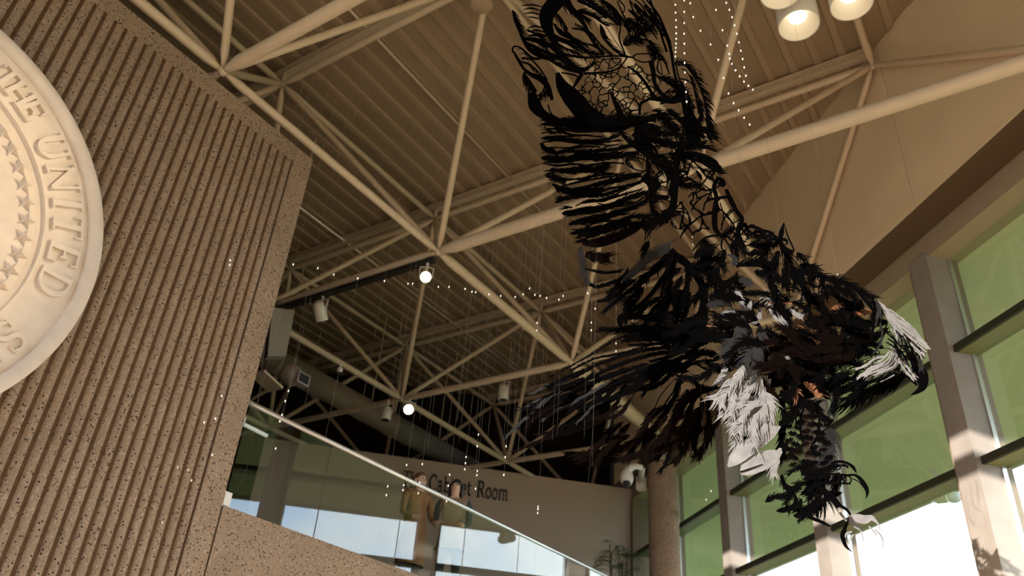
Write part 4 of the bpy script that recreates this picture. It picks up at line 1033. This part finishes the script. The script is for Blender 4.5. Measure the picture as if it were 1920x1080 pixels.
strands(18, ((1600, 880), (1660, 980)), ((1480, 960), (1540, 1030)), ((1280, 1040), (1420, 1090)), 18, 10, 'k')
lines('head', 'head', 'E', '''
gf B16,6,30 | 14,40,60,50 | 1650,760 1690,830 1720,890 1740,960
ks | 12,10,9 | 1660,640 1740,720 1790,830
ks | 10,12,9 | 1440,440 1540,560 1650,640
ks | 10,12,9 | 1680,830 1730,860 1760,830
ks | 9,10,9 | 1640,730 1690,690 1740,730
''')
for k in range(16):           # dark strands through the pale face
    x0, y0 = r_.uniform(1460, 1640), r_.uniform(560, 860); mb = MB()
    stroke(mb, 'E', [(x0, y0), (x0 + r_.uniform(20, 60), y0 + r_.uniform(20, 60)), (x0 + r_.uniform(40, 130), y0 + r_.uniform(60, 150))], [2, 9, 7, 1], 'head', r_.uniform(-.09, -.05), [[r_.choice((-1, 1)), 20, 8, 35]]); PART['head'][1].append((mb, 'k'))
part('beak')
lines('beak', 'head', 'G', '''
ks | 40,72,62,40,3 | 1128,46 1190,60 1226,100 1222,145 1162,183
ks | 14,22,24,20,3 | 1195,25 1240,48 1252,95 1238,145 1190,180
ks | 16,26,10 | 1130,60 1165,90 1200,130
''')
# ------------------------------------------------------------------ tail
part('tail')
lines('tail', 'tail', 'D', '''
kf B26,8,22 | 20,44,40,30,20,6 | 1500,190 1200,210 960,250 760,320 520,420 340,500
kf B26,8,22 | 20,50,44,30,6 | 1480,230 1180,250 900,330 620,450 360,520
kf L26,8,22 | 10,16,14,10,4 | 960,110 860,140 700,240 540,330 360,430
kf B24,8,20 | 10,20,18,6 | 1120,185 900,250 700,290 520,380
gf B26,8,20 | 14,44,50,34,16,4 | 760,400 560,480 400,550 290,640 180,740 46,862
gf B22,8,20 | 8,26,28,6 | 560,410 420,470 330,500 225,555
gf B22,8,20 | 8,26,26,6 | 480,500 380,560 280,600 165,662
gf B22,8,20 | 10,34,34,20,4 | 800,470 640,560 500,640 400,690 310,752
gf B20,8,20 | 8,24,22,4 | 780,600 700,640 640,700 570,770
kf B28,9,22 | 24,60,60,40,10 | 1100,330 860,400 640,490 420,600 240,640
kf B28,9,22 | 24,60,66,44,8 | 1250,300 980,410 760,520 560,640 380,760
kf B28,9,22 | 24,60,60,40,8 | 1350,330 1100,440 880,560 700,690 500,800
kf B28,9,22 | 20,50,56,40,8 | 1000,480 820,600 640,720 480,800 330,880
kf B24,8,22 | 20,40,40,8 | 1480,260 1300,300 1120,380 940,460
gf B22,8,20 | 10,24,26,14,4 | 1380,340 1280,400 1180,470 1090,490 1000,500
kf B24,9,25 | 20,44,40,30,6 | 1340,350 1160,500 1010,520 880,560 740,640
kf | 10,14,14,6 | 1320,420 1200,560 1150,660 1110,760
kf B24,8,22 | 10,30,30,8 | 900,640 760,720 620,790 420,850
df B24,8,22 | 10,34,34,8 | 760,760 560,830 360,880 200,960
df B24,8,22 | 10,34,34,8 | 620,800 420,850 260,920 90,990
kf B24,8,22 | 14,30,30,10 | 1560,150 1360,160 1160,180 960,190
kf B24,8,22 | 14,40,40,12 | 1540,110 1320,110 1120,130 900,160
kf | 30,16,12,10 | 900,0 905,50 890,90 860,120
''')
cluster('tail', 'tail', [(1050, 690), (1330, 640), (1330, 700), (1150, 760), (1010, 770)], 22, 80, 6, 155, 'k', 41, spread=9, frl=7, ang=24)
cluster('tail', 'tail', [(990, 760), (1120, 720), (1200, 740), (1080, 800), (980, 800)], 12, 85, 5, 148, 'd', 42, spread=8, frl=7, ang=24)
# ------------------------------------------------------------------ lowered far wing
part('lowered_wing')
lines('lowered_wing', 'far_wing', 'D', '''
ks | 30,34,30,26,24 | 1640,370 1540,370 1440,330 1340,420 1290,540
ks | 14,16,14 | 1420,290 1480,330 1530,330
ks | 12,16,14 | 1530,260 1560,340 1620,380
kf B40,10,35 | 20,60,50,20 | 1420,420 1480,500 1560,520 1620,500
kf | 16,26,24,14 | 1400,430 1290,540 1220,640 1120,760
kf B34,10,28 | 20,50,60,50,30,8 | 1350,420 1290,600 1200,740 1090,860 920,960 780,1000
kf B34,10,28 | 20,44,50,40,8 | 1400,520 1340,660 1280,780 1200,900 1130,960
kf B34,10,30 | 20,44,50,30,6 | 1440,560 1410,680 1370,800 1340,920 1360,1000
kf B30,10,30 | 20,50,60,40,8 | 1500,580 1500,680 1470,800 1440,900 1470,1020
kf B30,10,30 | 20,50,50,30,6 | 1560,560 1550,680 1560,780 1540,900 1500,1010
df B36,10,28 | 30,90,110,90,40 | 1380,560 1290,760 1240,880 1180,960 1080,1060
df B36,10,28 | 30,80,100,80,30 | 1520,640 1440,760 1400,880 1370,980 1290,1080
df B36,10,28 | 30,70,80,60,20 | 1250,720 1100,860 960,940 780,1010 560,1030
df B36,10,28 | 30,60,70,40,12 | 1150,800 980,920 820,980 640,1000 480,1010
df B36,10,28 | 30,80,80,50,12 | 1200,900 1060,1000 920,1040 760,1060 580,1060
kf B30,10,30 | 20,44,34,6 | 1300,900 1260,980 1240,1060 1190,1140
df B30,10,28 | 20,50,40,10 | 1560,700 1540,820 1520,940 1480,1050
''')
cluster('lowered_wing', 'far_wing', [(1090, 840), (1230, 790), (1340, 700), (1345, 820), (1290, 850), (1180, 845), (1100, 850)], 22, 70, 8, 130, 'd', 43, spread=14, frl=11, ang=30)
# ------------------------------------------------------------------ thigh, sunlight put into its pale colour
part('thigh')
th = [(1350, 700), (1400, 690), (1450, 700), (1455, 740), (1440, 800), (1410, 830), (1385, 845), (1378, 820), (1365, 780), (1350, 740)]
cluster('thigh', 'thigh', th, 40, 40, 9, lambda q: 115 + (q[0] - 1400) * -.25, 'p', 51, frl=13, sp=2.8, offs=(-.08, .05), spread=28, ang=42)
lines('thigh', 'thigh', 'G', '''
pf | 8,74,90,94,92,84,60,14 | 430,360 340,410 260,470 190,530 135,585
pf | 10,80,102,106,100,88,60,14 | 440,500 360,540 290,570 240,600 205,625
pf L30,9,30 | 30,60,60,30 | 400,330 330,360 270,400 180,520
pf B26,8,30 | 20,40,40,8 | 430,480 400,560 390,600 395,640
pf B24,8,35 | 20,50,30 | 300,120 330,200 390,220
kf B16,8,40 | 8,26,8 | 240,110 265,160 290,180
kf B16,8,40 | 8,22,8 | 215,385 240,410 225,425
ks | 6,8,4 | 200,615 250,600 330,570
ks | 6,8,4 | 240,540 285,490 310,420
ks | 5,7,4 | 150,560 200,500 240,470
kf B16,8,40 | 8,24,8 | 190,190 200,250 230,300
kf B16,8,40 | 8,24,8 | 320,260 290,300 300,340
''')
# ------------------------------------------------------------------ leg of fan-shaped scales
part('leg')
def fan(cx, cy, r, rot, m_, grp='shank', n=9):
    mb = MB(); pts = []
    for k in range(n):
        a = math.radians(rot - 62 + 124 * k / (n - 1)); e = r * rng.uniform(.88, 1.08); d = (math.cos(a), math.sin(a))
        stroke(mb, 'G', [(cx + d[0] * r * .12, cy + d[1] * r * .12), (cx + d[0] * e * .6, cy + d[1] * e * .6), (cx + d[0] * e, cy + d[1] * e)], [r * .26, r * .16, r * .06], grp, 0)
    a0 = [(cx + r * .5 * math.cos(math.radians(rot - 64 + 128 * k / 8)), cy + r * .5 * math.sin(math.radians(rot - 64 + 128 * k / 8))) for k in range(9)]
    stroke(mb, 'G', a0, [r * .3], grp, .004); PART['leg'][1].append((mb, m_))
for row in range(8):
    for k in range(6):
        cx = 470 + k * 50 + (row % 2) * 22 + rng.uniform(-10, 10); cy = 262 + row * 42 + k * 10 + rng.uniform(-8, 8)
        if cx < 450 + row * 4 or cx > 735 - row * 6: continue
        fan(cx, cy, rng.uniform(34, 50), rng.uniform(70, 115), 'k' if rng.random() < .72 else 'd')
lines('leg', 'shank', 'G', '''
gf B10,5,50 | 50,90,110,110,60 | 700,370 715,430 700,500 690,560 650,600
gf | 20,40,20 | 600,560 640,580 660,600
kf B30,9,35 | 14,40,14 | 440,240 460,320 440,390
kf B30,9,35 | 14,40,14 | 430,330 440,420 420,500
kf B30,9,35 | 14,36,10 | 470,450 440,500 420,560
kf B26,9,35 | 14,36,14 | 560,240 640,270 690,330
kf | 12,16,12 | 560,250 540,350 560,450
kf | 10,14,12 | 650,300 640,400 600,480
kf B26,9,35 | 20,50,30 | 500,200 560,230 650,240
kf B26,9,35 | 20,50,30 | 430,160 480,210 540,230
of B20,8,40 | 14,40,20 | 480,130 520,170 500,210
of B20,8,40 | 14,40,20 | 560,110 620,150 660,190
''')
cluster('leg', 'shank', [(1470, 860), (1560, 870), (1575, 910), (1560, 950), (1510, 975), (1480, 950), (1465, 900)], 22, 40, 7, 140, 'k', 61, frl=9, offs=(-.06, .1), spread=60)
cluster('leg', 'shank', [(1430, 700), (1560, 700), (1570, 780), (1500, 790), (1440, 790)], 26, 46, 9, 120, 'k', 62, frl=10, offs=(-.1, .12), spread=40)
lines('leg', 'foot', 'H', '''
kf B34,10,35 | 6,26,40,40,20 | 216,546 270,508 340,505 400,490 450,430
kf B30,10,35 | 6,34,40,30 | 290,610 350,600 410,580 460,540
kf B26,9,35 | 10,50,50,24 | 415,645 460,640 520,620 560,560
kf B26,9,35 | 10,40,30 | 330,350 350,420 420,470
kf B26,9,35 | 10,40,30 | 340,440 400,450 470,440
kf | 24,30,30,24,16 | 470,520 470,590 530,650 620,690 680,720
''')
for k in range(15):           # radiating barbs behind the ankle
    a = math.radians(20 + k * 8.5); x0, y0 = 590 + 20 * math.cos(a), 500 + 20 * math.sin(a)
    r1 = 150 + 45 * math.sin(k * 1.3)
    mb = MB(); PART['leg'][1].append((mb, 'k', 'barb'))
    stroke(mb, 'H', [(x0 + 30 * math.cos(a - .5), y0 + 30 * math.sin(a - .5)), (590 + r1 * .6 * math.cos(a - .12), 500 + r1 * .62 * math.sin(a - .12)), (590 + r1 * math.cos(a + .12), 505 + r1 * 1.12 * math.sin(a + .12))], [14, 13, 3], 'foot', rng.uniform(-.01, .01))
r_ = random.Random(77)
lines('head', 'head', 'J', '''
pf L14,5,25 | 4,12,10,3 | 1425,20 1500,90 1580,150 1655,235
pf R14,5,25 | 4,12,10,3 | 1440,40 1510,110 1590,180 1640,262
pf L12,5,25 | 3,9,9,2 | 1450,60 1530,120 1600,180 1650,225
pf L12,5,25 | 3,9,9,2 | 1455,80 1530,150 1580,200 1635,250
pf R12,5,25 | 3,9,8,2 | 1470,100 1540,170 1590,220 1625,275
pf L12,5,25 | 3,8,8,2 | 1480,60 1540,105 1590,150 1645,215
pf R12,5,28 | 3,10,9,2 | 1500,140 1530,210 1530,270 1500,300
pf L12,5,28 | 3,9,9,2 | 1520,170 1560,230 1560,280 1540,310
pf R12,5,28 | 3,9,9,2 | 1490,150 1500,210 1470,270 1430,300
pf B10,5,28 | 3,9,9,2 | 1480,290 1430,310 1390,330 1340,370
pf B10,5,28 | 3,9,9,2 | 1470,270 1420,280 1380,310 1330,330
pf B10,5,28 | 3,9,9,2 | 1520,320 1480,345 1430,350 1380,370
pf B10,5,28 | 3,9,8,2 | 1560,330 1520,345 1480,365 1440,385
gf B10,5,28 | 3,10,9,2 | 1440,120 1450,170 1440,220 1410,260
pf R14,5,30 | 4,14,14,3 | 1460,70 1500,130 1520,200 1510,270
pf B12,5,30 | 4,16,16,4 | 1530,250 1490,290 1430,320 1370,360
pf B12,5,30 | 4,16,16,4 | 1540,280 1500,320 1450,335 1400,345
pf B10,5,30 | 6,22,24,14 | 1500,250 1540,290 1575,330 1600,365
gf B10,5,30 | 6,20,30,24 | 1545,230 1590,270 1620,300 1625,335
kf R12,5,40 | 3,7,3 | 1540,220 1590,235 1630,290
kf L12,5,40 | 3,7,3 | 1535,250 1580,260 1615,300
kf L14,5,35 | 4,12,4 | 1470,120 1450,180 1420,230
kf B14,5,35 | 4,12,4 | 1440,90 1410,140 1400,200
kf | 4,5,4 | 1400,190 1440,230 1500,240
kf | 4,5,4 | 1380,230 1430,260 1480,260
''')
cluster('neck', 'neck', [(1480, 590), (1620, 570), (1640, 640), (1600, 680), (1500, 690)], 26, 34, 7, 215, 'k', 81, frl=8, spread=40)
cluster('neck', 'neck', [(1560, 700), (1680, 690), (1690, 720), (1600, 750), (1565, 745)], 10, 40, 5, 155, 'k', 82, frl=9, spread=15)
# ------------------------------------------------------------------ feet
part('foot')
lines('foot', 'foot', 'H', '''
ks | 50,44,40,34,26 | 470,330 560,330 640,310 700,295 740,280
ks | 26,22,20,24,4 | 690,270 740,252 800,262 842,290 872,338
ks | 14,18,16,10 | 740,285 780,278 810,292 800,296
kf | 6,24,22,4 | 800,262 840,285 858,310 872,338
ks | 14,16,14,14 | 590,400 660,412 740,410 830,412
ks | 16,18,14,14 | 560,340 640,340 740,345 830,352
kf | 14,18,30,34,24,3 | 800,352 860,350 905,385 940,440 950,480 938,522
ks | 8,8,6 | 840,375 890,400 930,450
ks | 40,46,30 | 500,380 560,360 620,350
ks | 40,50,50,40 | 560,400 640,470 700,520 750,580
ks | 30,26,20,14 | 690,500 740,560 800,600 830,640
''')
for (cx, cy, rx) in ((625, 368, 34), (680, 372, 30), (725, 378, 26), (768, 380, 28), (806, 385, 28), (690, 300, 26), (735, 292, 20)): ring('foot', 'foot', 'H', cx, cy, rx, rx * 1.05, 0, 11)
part('far_foot')
lines('far_foot', 'far_foot', 'H', '''
pf | 20,60,66,40,14 | 830,640 880,660 930,672 980,660 1015,690
ps | 14,14,10,3 | 990,655 1025,700 1040,740 1046,760
pf | 10,14,14,3 | 1000,740 1035,770 1062,820 1060,896
pf | 10,12,3 | 900,750 918,800 920,848
pf | 30,40,24 | 830,650 850,700 900,740
pf | 12,14,12 | 960,720 1000,760 1020,790
kf | 14,40,34,22,3 | 810,680 775,770 775,810 795,865 842,908
ks | 20,16,12 | 750,620 790,670 830,700
ks | 14,12,8 | 840,760 800,770 790,800
ks | 12,12,8 | 850,780 820,820 815,850
''')
# ------------------------------------------------------------------ assemble
FN = {'raised_wing': 'wing_feather', 'shoulder': 'shoulder_feather', 'body': 'body_feather', 'neck': 'neck_feather', 'head': 'crown_strand', 'beak': 'feather', 'tail': 'tail_feather', 'lowered_wing': 'wing_feather', 'thigh': 'thigh_feather', 'leg': 'leg_feather', 'foot': 'claw', 'far_foot': 'claw'}
LABS = {'k': None, 'd': None, 'g': 'charcoal grey sheet, on the tail a painted sheen', 'p': 'grey sheet coloured pale as sunlit', 'o': 'bronze-coloured sheet'}
BASEM = {'thigh': M_ep, 'far_foot': M_ep}
for nm, (mb, feathers, lab) in PART.items():
    if not mb.v:                      # a body part without branches: its first feather is the carrier
        root = feathers[0][0].build(nm, EM[feathers[0][1]], eagle); feathers = feathers[1:]
    else: root = mb.build(nm, M_ep if nm == 'far_foot' else M_eb, eagle)
    for ft in feathers:
        fmb, m_ = ft[:2]; o = fmb.build(ft[2] if len(ft) > 2 else FN[nm], EM[m_], root)
        if LABS[m_]: o['label'] = LABS[m_]
# ================================================================== HANGING THREADS WITH BEADS
M_thread = mat('nylon_thread', (.07, .06, .045), .4, spec=.4)
M_bead = mat('crimp_bead', (.95, .88, .7), .25, metal=.3, spec=.8)
TG = 'fine hanging threads'
def thread(pts, beads, label, r=.00032, br=.0046):
    t = empty('hanging_thread', pts[-1], label, 'thread', TG)
    mb = MB(); mb.pipe(pts, r, 5); mb.build('filament', M_thread, t)
    for b in beads:
        mb = MB(); mb.ball(b, br, 8, 6, (1, 1, 1.9)); mb.build('bead', M_bead, t, True)
def vthread(u, v, d, up, down, extra, label):
    p = at(u, v, d); bs = [p] + [np.array([p[0], p[1], at(u, e, d)[2]]) for e in extra]
    thread([(p[0], p[1], DECK - .05), (p[0] + .002, p[1], p[2]), (p[0], p[1], p[2] - down)], bs, label)
L1 = 'fine clear thread with one glinting bead hanging in front of the roof tubes'
row = [(550, 496), (596, 503), (626, 515), (671, 522), (721, 527), (765, 532), (774, 532), (822, 538), (842, 538), (872, 542), (885, 547), (892, 548), (917, 552), (939, 555), (966, 557), (981, 552), (993, 541), (1003, 553), (1013, 555), (1025, 559), (1048, 562), (1056, 555), (1102, 550), (1116, 579)]
rt = random.Random(3)
ORD = 'first second third fourth fifth sixth seventh eighth ninth tenth eleventh twelfth thirteenth fourteenth fifteenth sixteenth seventeenth eighteenth nineteenth twentieth twenty-first twenty-second twenty-third twenty-fourth'.split()
for k, (u, v) in enumerate(row): vthread(u, v, 5.6 + .5 * rt.random(), 3.2, 1.0 + .3 * rt.random(), (), 'fine clear thread whose glinting bead is the %s from the fluted wall' % ORD[k])
L2 = 'fine clear thread with several glinting beads hanging in front of the glass railing'
for k, (u, v, ex) in enumerate(((727, 912, (930,)), (757, 910, (867, 920)), (787, 905, (866, 927)), (843, 890, (913, 945)), (874, 857, (870, 883)), (895, 883, (892, 920)), (897, 815, (840,)), (949, 837, (860, 897)), (1009, 950, (955, 963)))): vthread(u, v, 6.0 + .2 * rt.random(), 2.6, .42, ex, 'thread with several beads before the glass railing, %s from the left' % ORD[k])
def pthread(px, beads, label, d): thread([tuple(at(*px[0], d)[:2]) + (DECK - .05,)] + [at(u, v, d) for u, v in px], [at(u, v, d) for u, v in beads], label)
pthread([(590, 470), (570, 580), (548, 705), (533, 757), (525, 787), (517, 840), (507, 917), (498, 933), (478, 970), (480, 1018)], [(541, 733), (535, 752), (529, 778), (525, 790), (517, 841)], 'beaded thread crossing the left end of the glass railing', 5.6)
pthread([(500, 600), (488, 720), (472, 830), (470, 852), (455, 905), (434, 931)], [], 'bare thread curling down to the white glass clamp', 5.6)
L3 = '%s loose thread end curling in front of the fluted wall'
pthread([(425, 650), (395, 760), (383, 792), (370, 827), (355, 860), (353, 883), (359, 902)], [(383, 792), (353, 881), (359, 901)], L3 % 'middle', 5.5)
pthread([(370, 780), (345, 850), (333, 876), (313, 913), (305, 953), (304, 984)], [(333, 876), (304, 980)], L3 % 'lowest', 5.5)
pthread([(400, 820), (398, 855), (390, 903), (370, 947)], [(398, 853)], L3 % 'rightmost', 5.5)
pthread([(433, 480), (431, 495), (428, 520)], [(432, 488), (431, 497)], L3 % 'topmost', 5.4)
pthread([(420, 735), (410, 760), (404, 795)], [(416, 742), (404, 785)], L3 % 'glinting upper', 5.4)
pthread([(1113, 790), (1105, 880), (1101, 925), (1107, 970), (1118, 998)], [], 'bare thread curving below the lowered wing over the pale wall', 6.1)
pthread([(1322, 860), (1336, 885), (1341, 905), (1335, 920), (1325, 938)], [(1333, 921), (1324, 937)], 'loose thread end with two beads in front of the green window', 6.0)
L4 = 'thread with beads standing for golden glints, slanting down beside the raised wing, %s of five from the top left'
for k, px in enumerate(([(1290, -20), (1303, 40), (1342, 100), (1365, 173), (1387, 210), (1411, 240)], [(1330, -20), (1363, 83), (1371, 117), (1392, 150), (1416, 172)], [(1283, -20), (1283, 60), (1284, 130), (1288, 200)], [(1350, -20), (1372, 30), (1388, 90), (1400, 150)], [(1265, -20), (1268, 60), (1266, 110)])):
    q_ = crom(px, 24); pthread([tuple(k) for k in q_], [tuple(q_[i]) for i in range(2, 24, 2)], L4 % ORD[k], 5.3)  # these beads are modelled in place of glints along the threads
L5 = 'short thread dash shaped as a glint beside the raised wing, %s of six'
for k, (a, b) in enumerate((((1382, 73), (1388, 90)), ((1305, 130), (1312, 144)), ((1335, 190), (1343, 207)), ((1353, 228), (1362, 245)), ((1377, 7), (1380, 24)), ((1331, 50), (1334, 70)))):
    thread([at(*a, 5.3), at(*b, 5.3)], [], L5 % ORD[k], r=.0012)  # thicker thread pieces take the shape of glints
# threads carrying the eagle
for (u, v, g_), w_ in zip(((1415, 570, 'back'), (1477, 560, 'back'), (1577, 555, 'neck'), (1300, 480, 'wing'), (1240, 300, 'wing'), (1170, 60, 'wing'), (1005, 640, 'tail'), (1108, 640, 'tail'), (1155, 680, 'tail')), ('middle of the back', 'spiked shoulder', 'neck', 'lower wing feathers', 'middle of the raised wing', 'top of the raised wing', 'tip of the tail', 'top of the tail', 'root of the tail')):
    p = at(u, v, SURF[g_](u, v)); thread([(p[0], p[1], DECK - .07), p], [p + [0, 0, .1], p + [0, 0, .17]], 'thread carrying the eagle by the ' + w_, r=.0006)
# ================================================================== TWO PEOPLE behind the railing
M_skin = mat('skin', (.58, .36, .25), .6); M_skin2 = mat('skin_fair', (.62, .42, .32), .6)
M_coat = mat('orange_brown_coat', (.25, .11, .035), .85, var=.3, vscale=6); M_trous = mat('dark_trousers', (.03, .03, .035), .9)
M_tan = mat('tan_top', (.26, .17, .115), .85); M_vest = mat('dark_green_coat', (.03, .05, .05), .85)
M_hair1 = mat('auburn_hair', (.13, .05, .02), .7, bump=.4, bscale=60); M_hair2 = mat('black_hair', (.012, .010, .010), .6, bump=.4, bscale=60); M_shoe = mat('shoe', (.03, .025, .02), .5)
def person(x, y, H, face, label, top, skin, hairm, sleeves, bob, coat_low):
    """skeleton grown into one continuous skin, in a local frame: +y forward, height H"""
    k = H / 1.75
    J = [((0, 0, .95), .150, .115), ((0, .0, 1.10), .150, .110), ((0, .0, 1.28), .165, .115), ((0, -.01, 1.40), .150, .10), ((0, 0, 1.475), .062, .06), ((0, .015, 1.54), .066, .075), ((0, .02, 1.62), .078, .095), ((0, .005, 1.70), .068, .085)]
    E_ = [(0, 1), (1, 2), (2, 3), (3, 4), (4, 5), (5, 6), (6, 7)]
    def chain(start, pts):
        prev = start
        for p_ in pts: J.append(p_); E_.append((prev, len(J) - 1)); prev = len(J) - 1
        return prev
    for s_ in (-1, 1):
        chain(0, [((.10 * s_, 0, .88), .098, .10), ((.11 * s_, .01, .50), .062, .065), ((.11 * s_, -.02, .10), .042, .045), ((.115 * s_, .03, .04), .042, .035), ((.125 * s_, .14, .03), .04, .028)])
        h = chain(3, [((.17 * s_, -.01, 1.41), .075, .07), ((.215 * s_, 0, 1.36), .058, .058), ((.245 * s_, .03, 1.12), .045, .045), ((.20 * s_, .22, 1.03), .035, .035), ((.18 * s_, .29, 1.03), .03, .018), ((.175 * s_, .335, 1.03), .034, .014)])
        for q, (dx, L_) in enumerate(((-.026, .06), (-.009, .072), (.009, .068), (.026, .055))):
            chain(h, [((.175 * s_ + dx, .335 + L_ * .55, 1.028), .0085, .0085), ((.175 * s_ + dx, .335 + L_, 1.012), .0075, .0075)])
        chain(h - 1, [((.18 * s_ - .04 * s_, .315, 1.03), .0095, .0095), ((.18 * s_ - .05 * s_, .345, 1.02), .008, .008)])
    me = bpy.data.meshes.new('person_skin'); me.from_pydata([p[0] for p in J], E_, []); o = bpy.data.objects.new('person_skin', me); C.objects.link(o)
    md = o.modifiers.new('skin', 'SKIN'); me.skin_vertices[0].data[0].use_root = True
    for i, p_ in enumerate(J): me.skin_vertices[0].data[i].radius = (p_[1], p_[2])
    o.modifiers.new('sub', 'SUBSURF').levels = 2
    dg = bpy.context.evaluated_depsgraph_get(); ev_ = o.evaluated_get(dg); m2 = bpy.data.meshes.new_from_object(ev_)
    V_ = [v.co[:] for v in m2.vertices]; F_ = [tuple(p_.vertices) for p_ in m2.polygons]; bpy.data.objects.remove(o)
    cf, sf = math.cos(face), math.sin(face)
    def W_(p_): return (x + k * (p_[0] * cf - p_[1] * sf), y + k * (p_[0] * sf + p_[1] * cf), LB + k * p_[2])
    t = empty('person', (x, y, LB), label, 'person')
    b = mk('body', [W_(v) for v in V_], F_, [skin, top, M_trous, M_shoe, sleeves], t, True)
    for p_, f_ in zip(b.data.polygons, F_):
        c = np.mean([V_[i] for i in f_], axis=0)
        arm = abs(c[0]) > .19 or c[1] > .16
        p_.material_index = 0 if (c[2] > 1.46 or (arm and c[1] > .245 and c[2] > .9)) else (3 if c[2] < .09 else (4 if arm and c[2] > .9 else (1 if c[2] > .90 else 2)))
    # coat skirt, hair, face details
    mb = MB(); n = 20; pr = [(coat_low, .215, .17), (.80, .195, .15), (1.0, .17, .135), (1.1, .165, .125)]
    vs = [W_((rx * math.cos(2 * math.pi * q / n), ry * math.sin(2 * math.pi * q / n), z)) for (z, rx, ry) in pr for q in range(n)]
    mk('coat_skirt', vs, [(i * n + q, i * n + (q + 1) % n, (i + 1) * n + (q + 1) % n, (i + 1) * n + q) for i in range(3) for q in range(n)], top, t, True)
    vs = []; fs = []; nu, nv = 18, 9
    for j in range(nv + 1):
        th = math.pi * (.02 + (.66 if bob else .56) * j / nv)
        for q in range(nu):
            w = 2 * math.pi * q / nu; fr_ = max(0, math.sin(w)) ; lift = (.35 * fr_ * (j / nv))
            rr = 1.0 + .05 * math.sin(q * 5.1 + j * 2.3)
            vs.append(W_((.092 * rr * math.sin(th) * math.cos(w), -.008 + (.112 * rr * math.sin(th) - .0) * math.sin(w) * (1 - .25 * lift), 1.635 + .118 * math.cos(th * (1 - lift)))))
    for j in range(nv):
        for q in range(nu): fs.append((j * nu + q, j * nu + (q + 1) % nu, (j + 1) * nu + (q + 1) % nu, (j + 1) * nu + q))
    mk('hair', vs, fs, hairm, t, True)
    if bob:
        mb = MB()
        for w in np.linspace(math.radians(165), math.radians(375), 15):
            mb.pipe([W_((.088 * math.cos(w), -.005 + .105 * math.sin(w), 1.66)), W_((.10 * math.cos(w), -.01 + .115 * math.sin(w), 1.58)), W_((.095 * math.cos(w), -.01 + .108 * math.sin(w), 1.49))], [.025, .03, .012], 6)
        mb.build('hair_bob', hairm, t, True)
    mb = MB(); mb.pipe([W_((0, .10, 1.635)), W_((0, .125, 1.60)), W_((0, .105, 1.59))], [.007, .014, .010], 6); mb.build('nose', skin, t, True)
    for s_ in (-1, 1):
        mb = MB(); mb.ball(W_((.031 * s_, .103, 1.633)), .010 * k, 8, 6); mb.build('eye', M_black, t, True)
        mb = MB(); mb.ball(W_((.083 * s_, .005, 1.615)), .026 * k, 8, 6, (.5, .8, 1.2)); mb.build('ear', skin, t, True)
    mb = MB(); mb.pipe([W_((-.022, .103, 1.562)), W_((0, .112, 1.560)), W_((.022, .103, 1.562))], [.003, .006, .003], 6); mb.build('mouth', mat('lips', (.40, .16, .13), .6), t, True)
    return t
p = onY(790, 885, 7.33); person(p[0], 7.33, p[2] - LB, math.radians(165), 'person in an orange-brown coat standing behind the railing, auburn hair', M_coat, M_skin2, M_hair1, M_coat, False, .45)
p = onY(858, 889, 7.1); person(p[0], 7.1, 1.79, math.radians(118), 'person with black bobbed hair and a tan top behind the railing', M_tan, M_skin, M_hair2, M_vest, True, .75)
# ================================================================== PALM behind the railing
M_leaf = mat('dusty_green_leaf', (.09, .11, .05), .7, var=.4, vscale=8); M_stem = mat('plant_stem', (.12, .08, .04), .9); M_pot = mat('clay_pot', (.25, .13, .08), .8)
bp_ = cs(8.25, 17.3, LB); rl = random.Random(9)
t = empty('potted_palm', bp_, 'feathery green plant standing before the pale end wall near the column', 'plant')
mb = MB(); mb.tube(bp_, bp_ + [0, 0, .5], [(0, .2), (.05, .22), (.45, .28), (.5, .29), (.5, .25), (.44, .24)], 20); mb.build('pot', M_pot, t, True)
top_z = 2.6
for k in range(5): 
    a = 2 * math.pi * k / 5; q_ = bp_ + [.07 * math.cos(a), .07 * math.sin(a), .44]
    mb = MB(); mb.pipe([q_, q_ + [.1 * math.cos(a), .1 * math.sin(a), .9], bp_ + [.2 * math.cos(a), .2 * math.sin(a), top_z - .2 + .15 * (k % 3)]], [.022, .018, .012], 7); mb.build('stem', M_stem, t, True)
for k in range(34):
    a = rl.uniform(0, 2 * math.pi); b0 = bp_ + [.2 * math.cos(a) * rl.random(), .2 * math.sin(a) * rl.random(), rl.uniform(1.5, 2.75)]
    L_ = rl.uniform(.5, .95); rise = rl.uniform(.35, .95)
    pts = [b0 + np.array([math.cos(a) * L_ * .8 * s_, math.sin(a) * L_ * .8 * s_, L_ * (rise * s_ * 1.5 - .75 * s_ * s_)]) for s_ in np.linspace(0, 1, 9)]
    mb = MB(); mb.pipe(pts, [.006 - .0005 * i for i in range(9)], 4)
    for i in range(1, 9):
        d = pts[i] - pts[i - 1]; d /= np.linalg.norm(d); sd = np.cross(d, [0, 0, 1]); sd /= np.linalg.norm(sd) + 1e-6
        for h_ in (0, .5):
            for s_ in (-1, 1):
                o_ = pts[i - 1] + (pts[i] - pts[i - 1]) * h_; tip = o_ + (sd * s_ * .75 + d * .6 + np.array([0, 0, -.35])) * rl.uniform(.12, .2)
                w_ = np.cross(tip - o_, [0, 0, 1]); w_ = w_ / (np.linalg.norm(w_) + 1e-6) * .008; md_ = (o_ + tip) / 2 + [0, 0, .012]
                mb.add([o_, md_ + w_, tip, md_ - w_, md_ + [0, 0, -.003]], [(0, 1, 2, 3), (0, 3, 4), (3, 2, 4), (2, 1, 4), (1, 0, 4)])
    mb.build('frond', M_leaf, t)
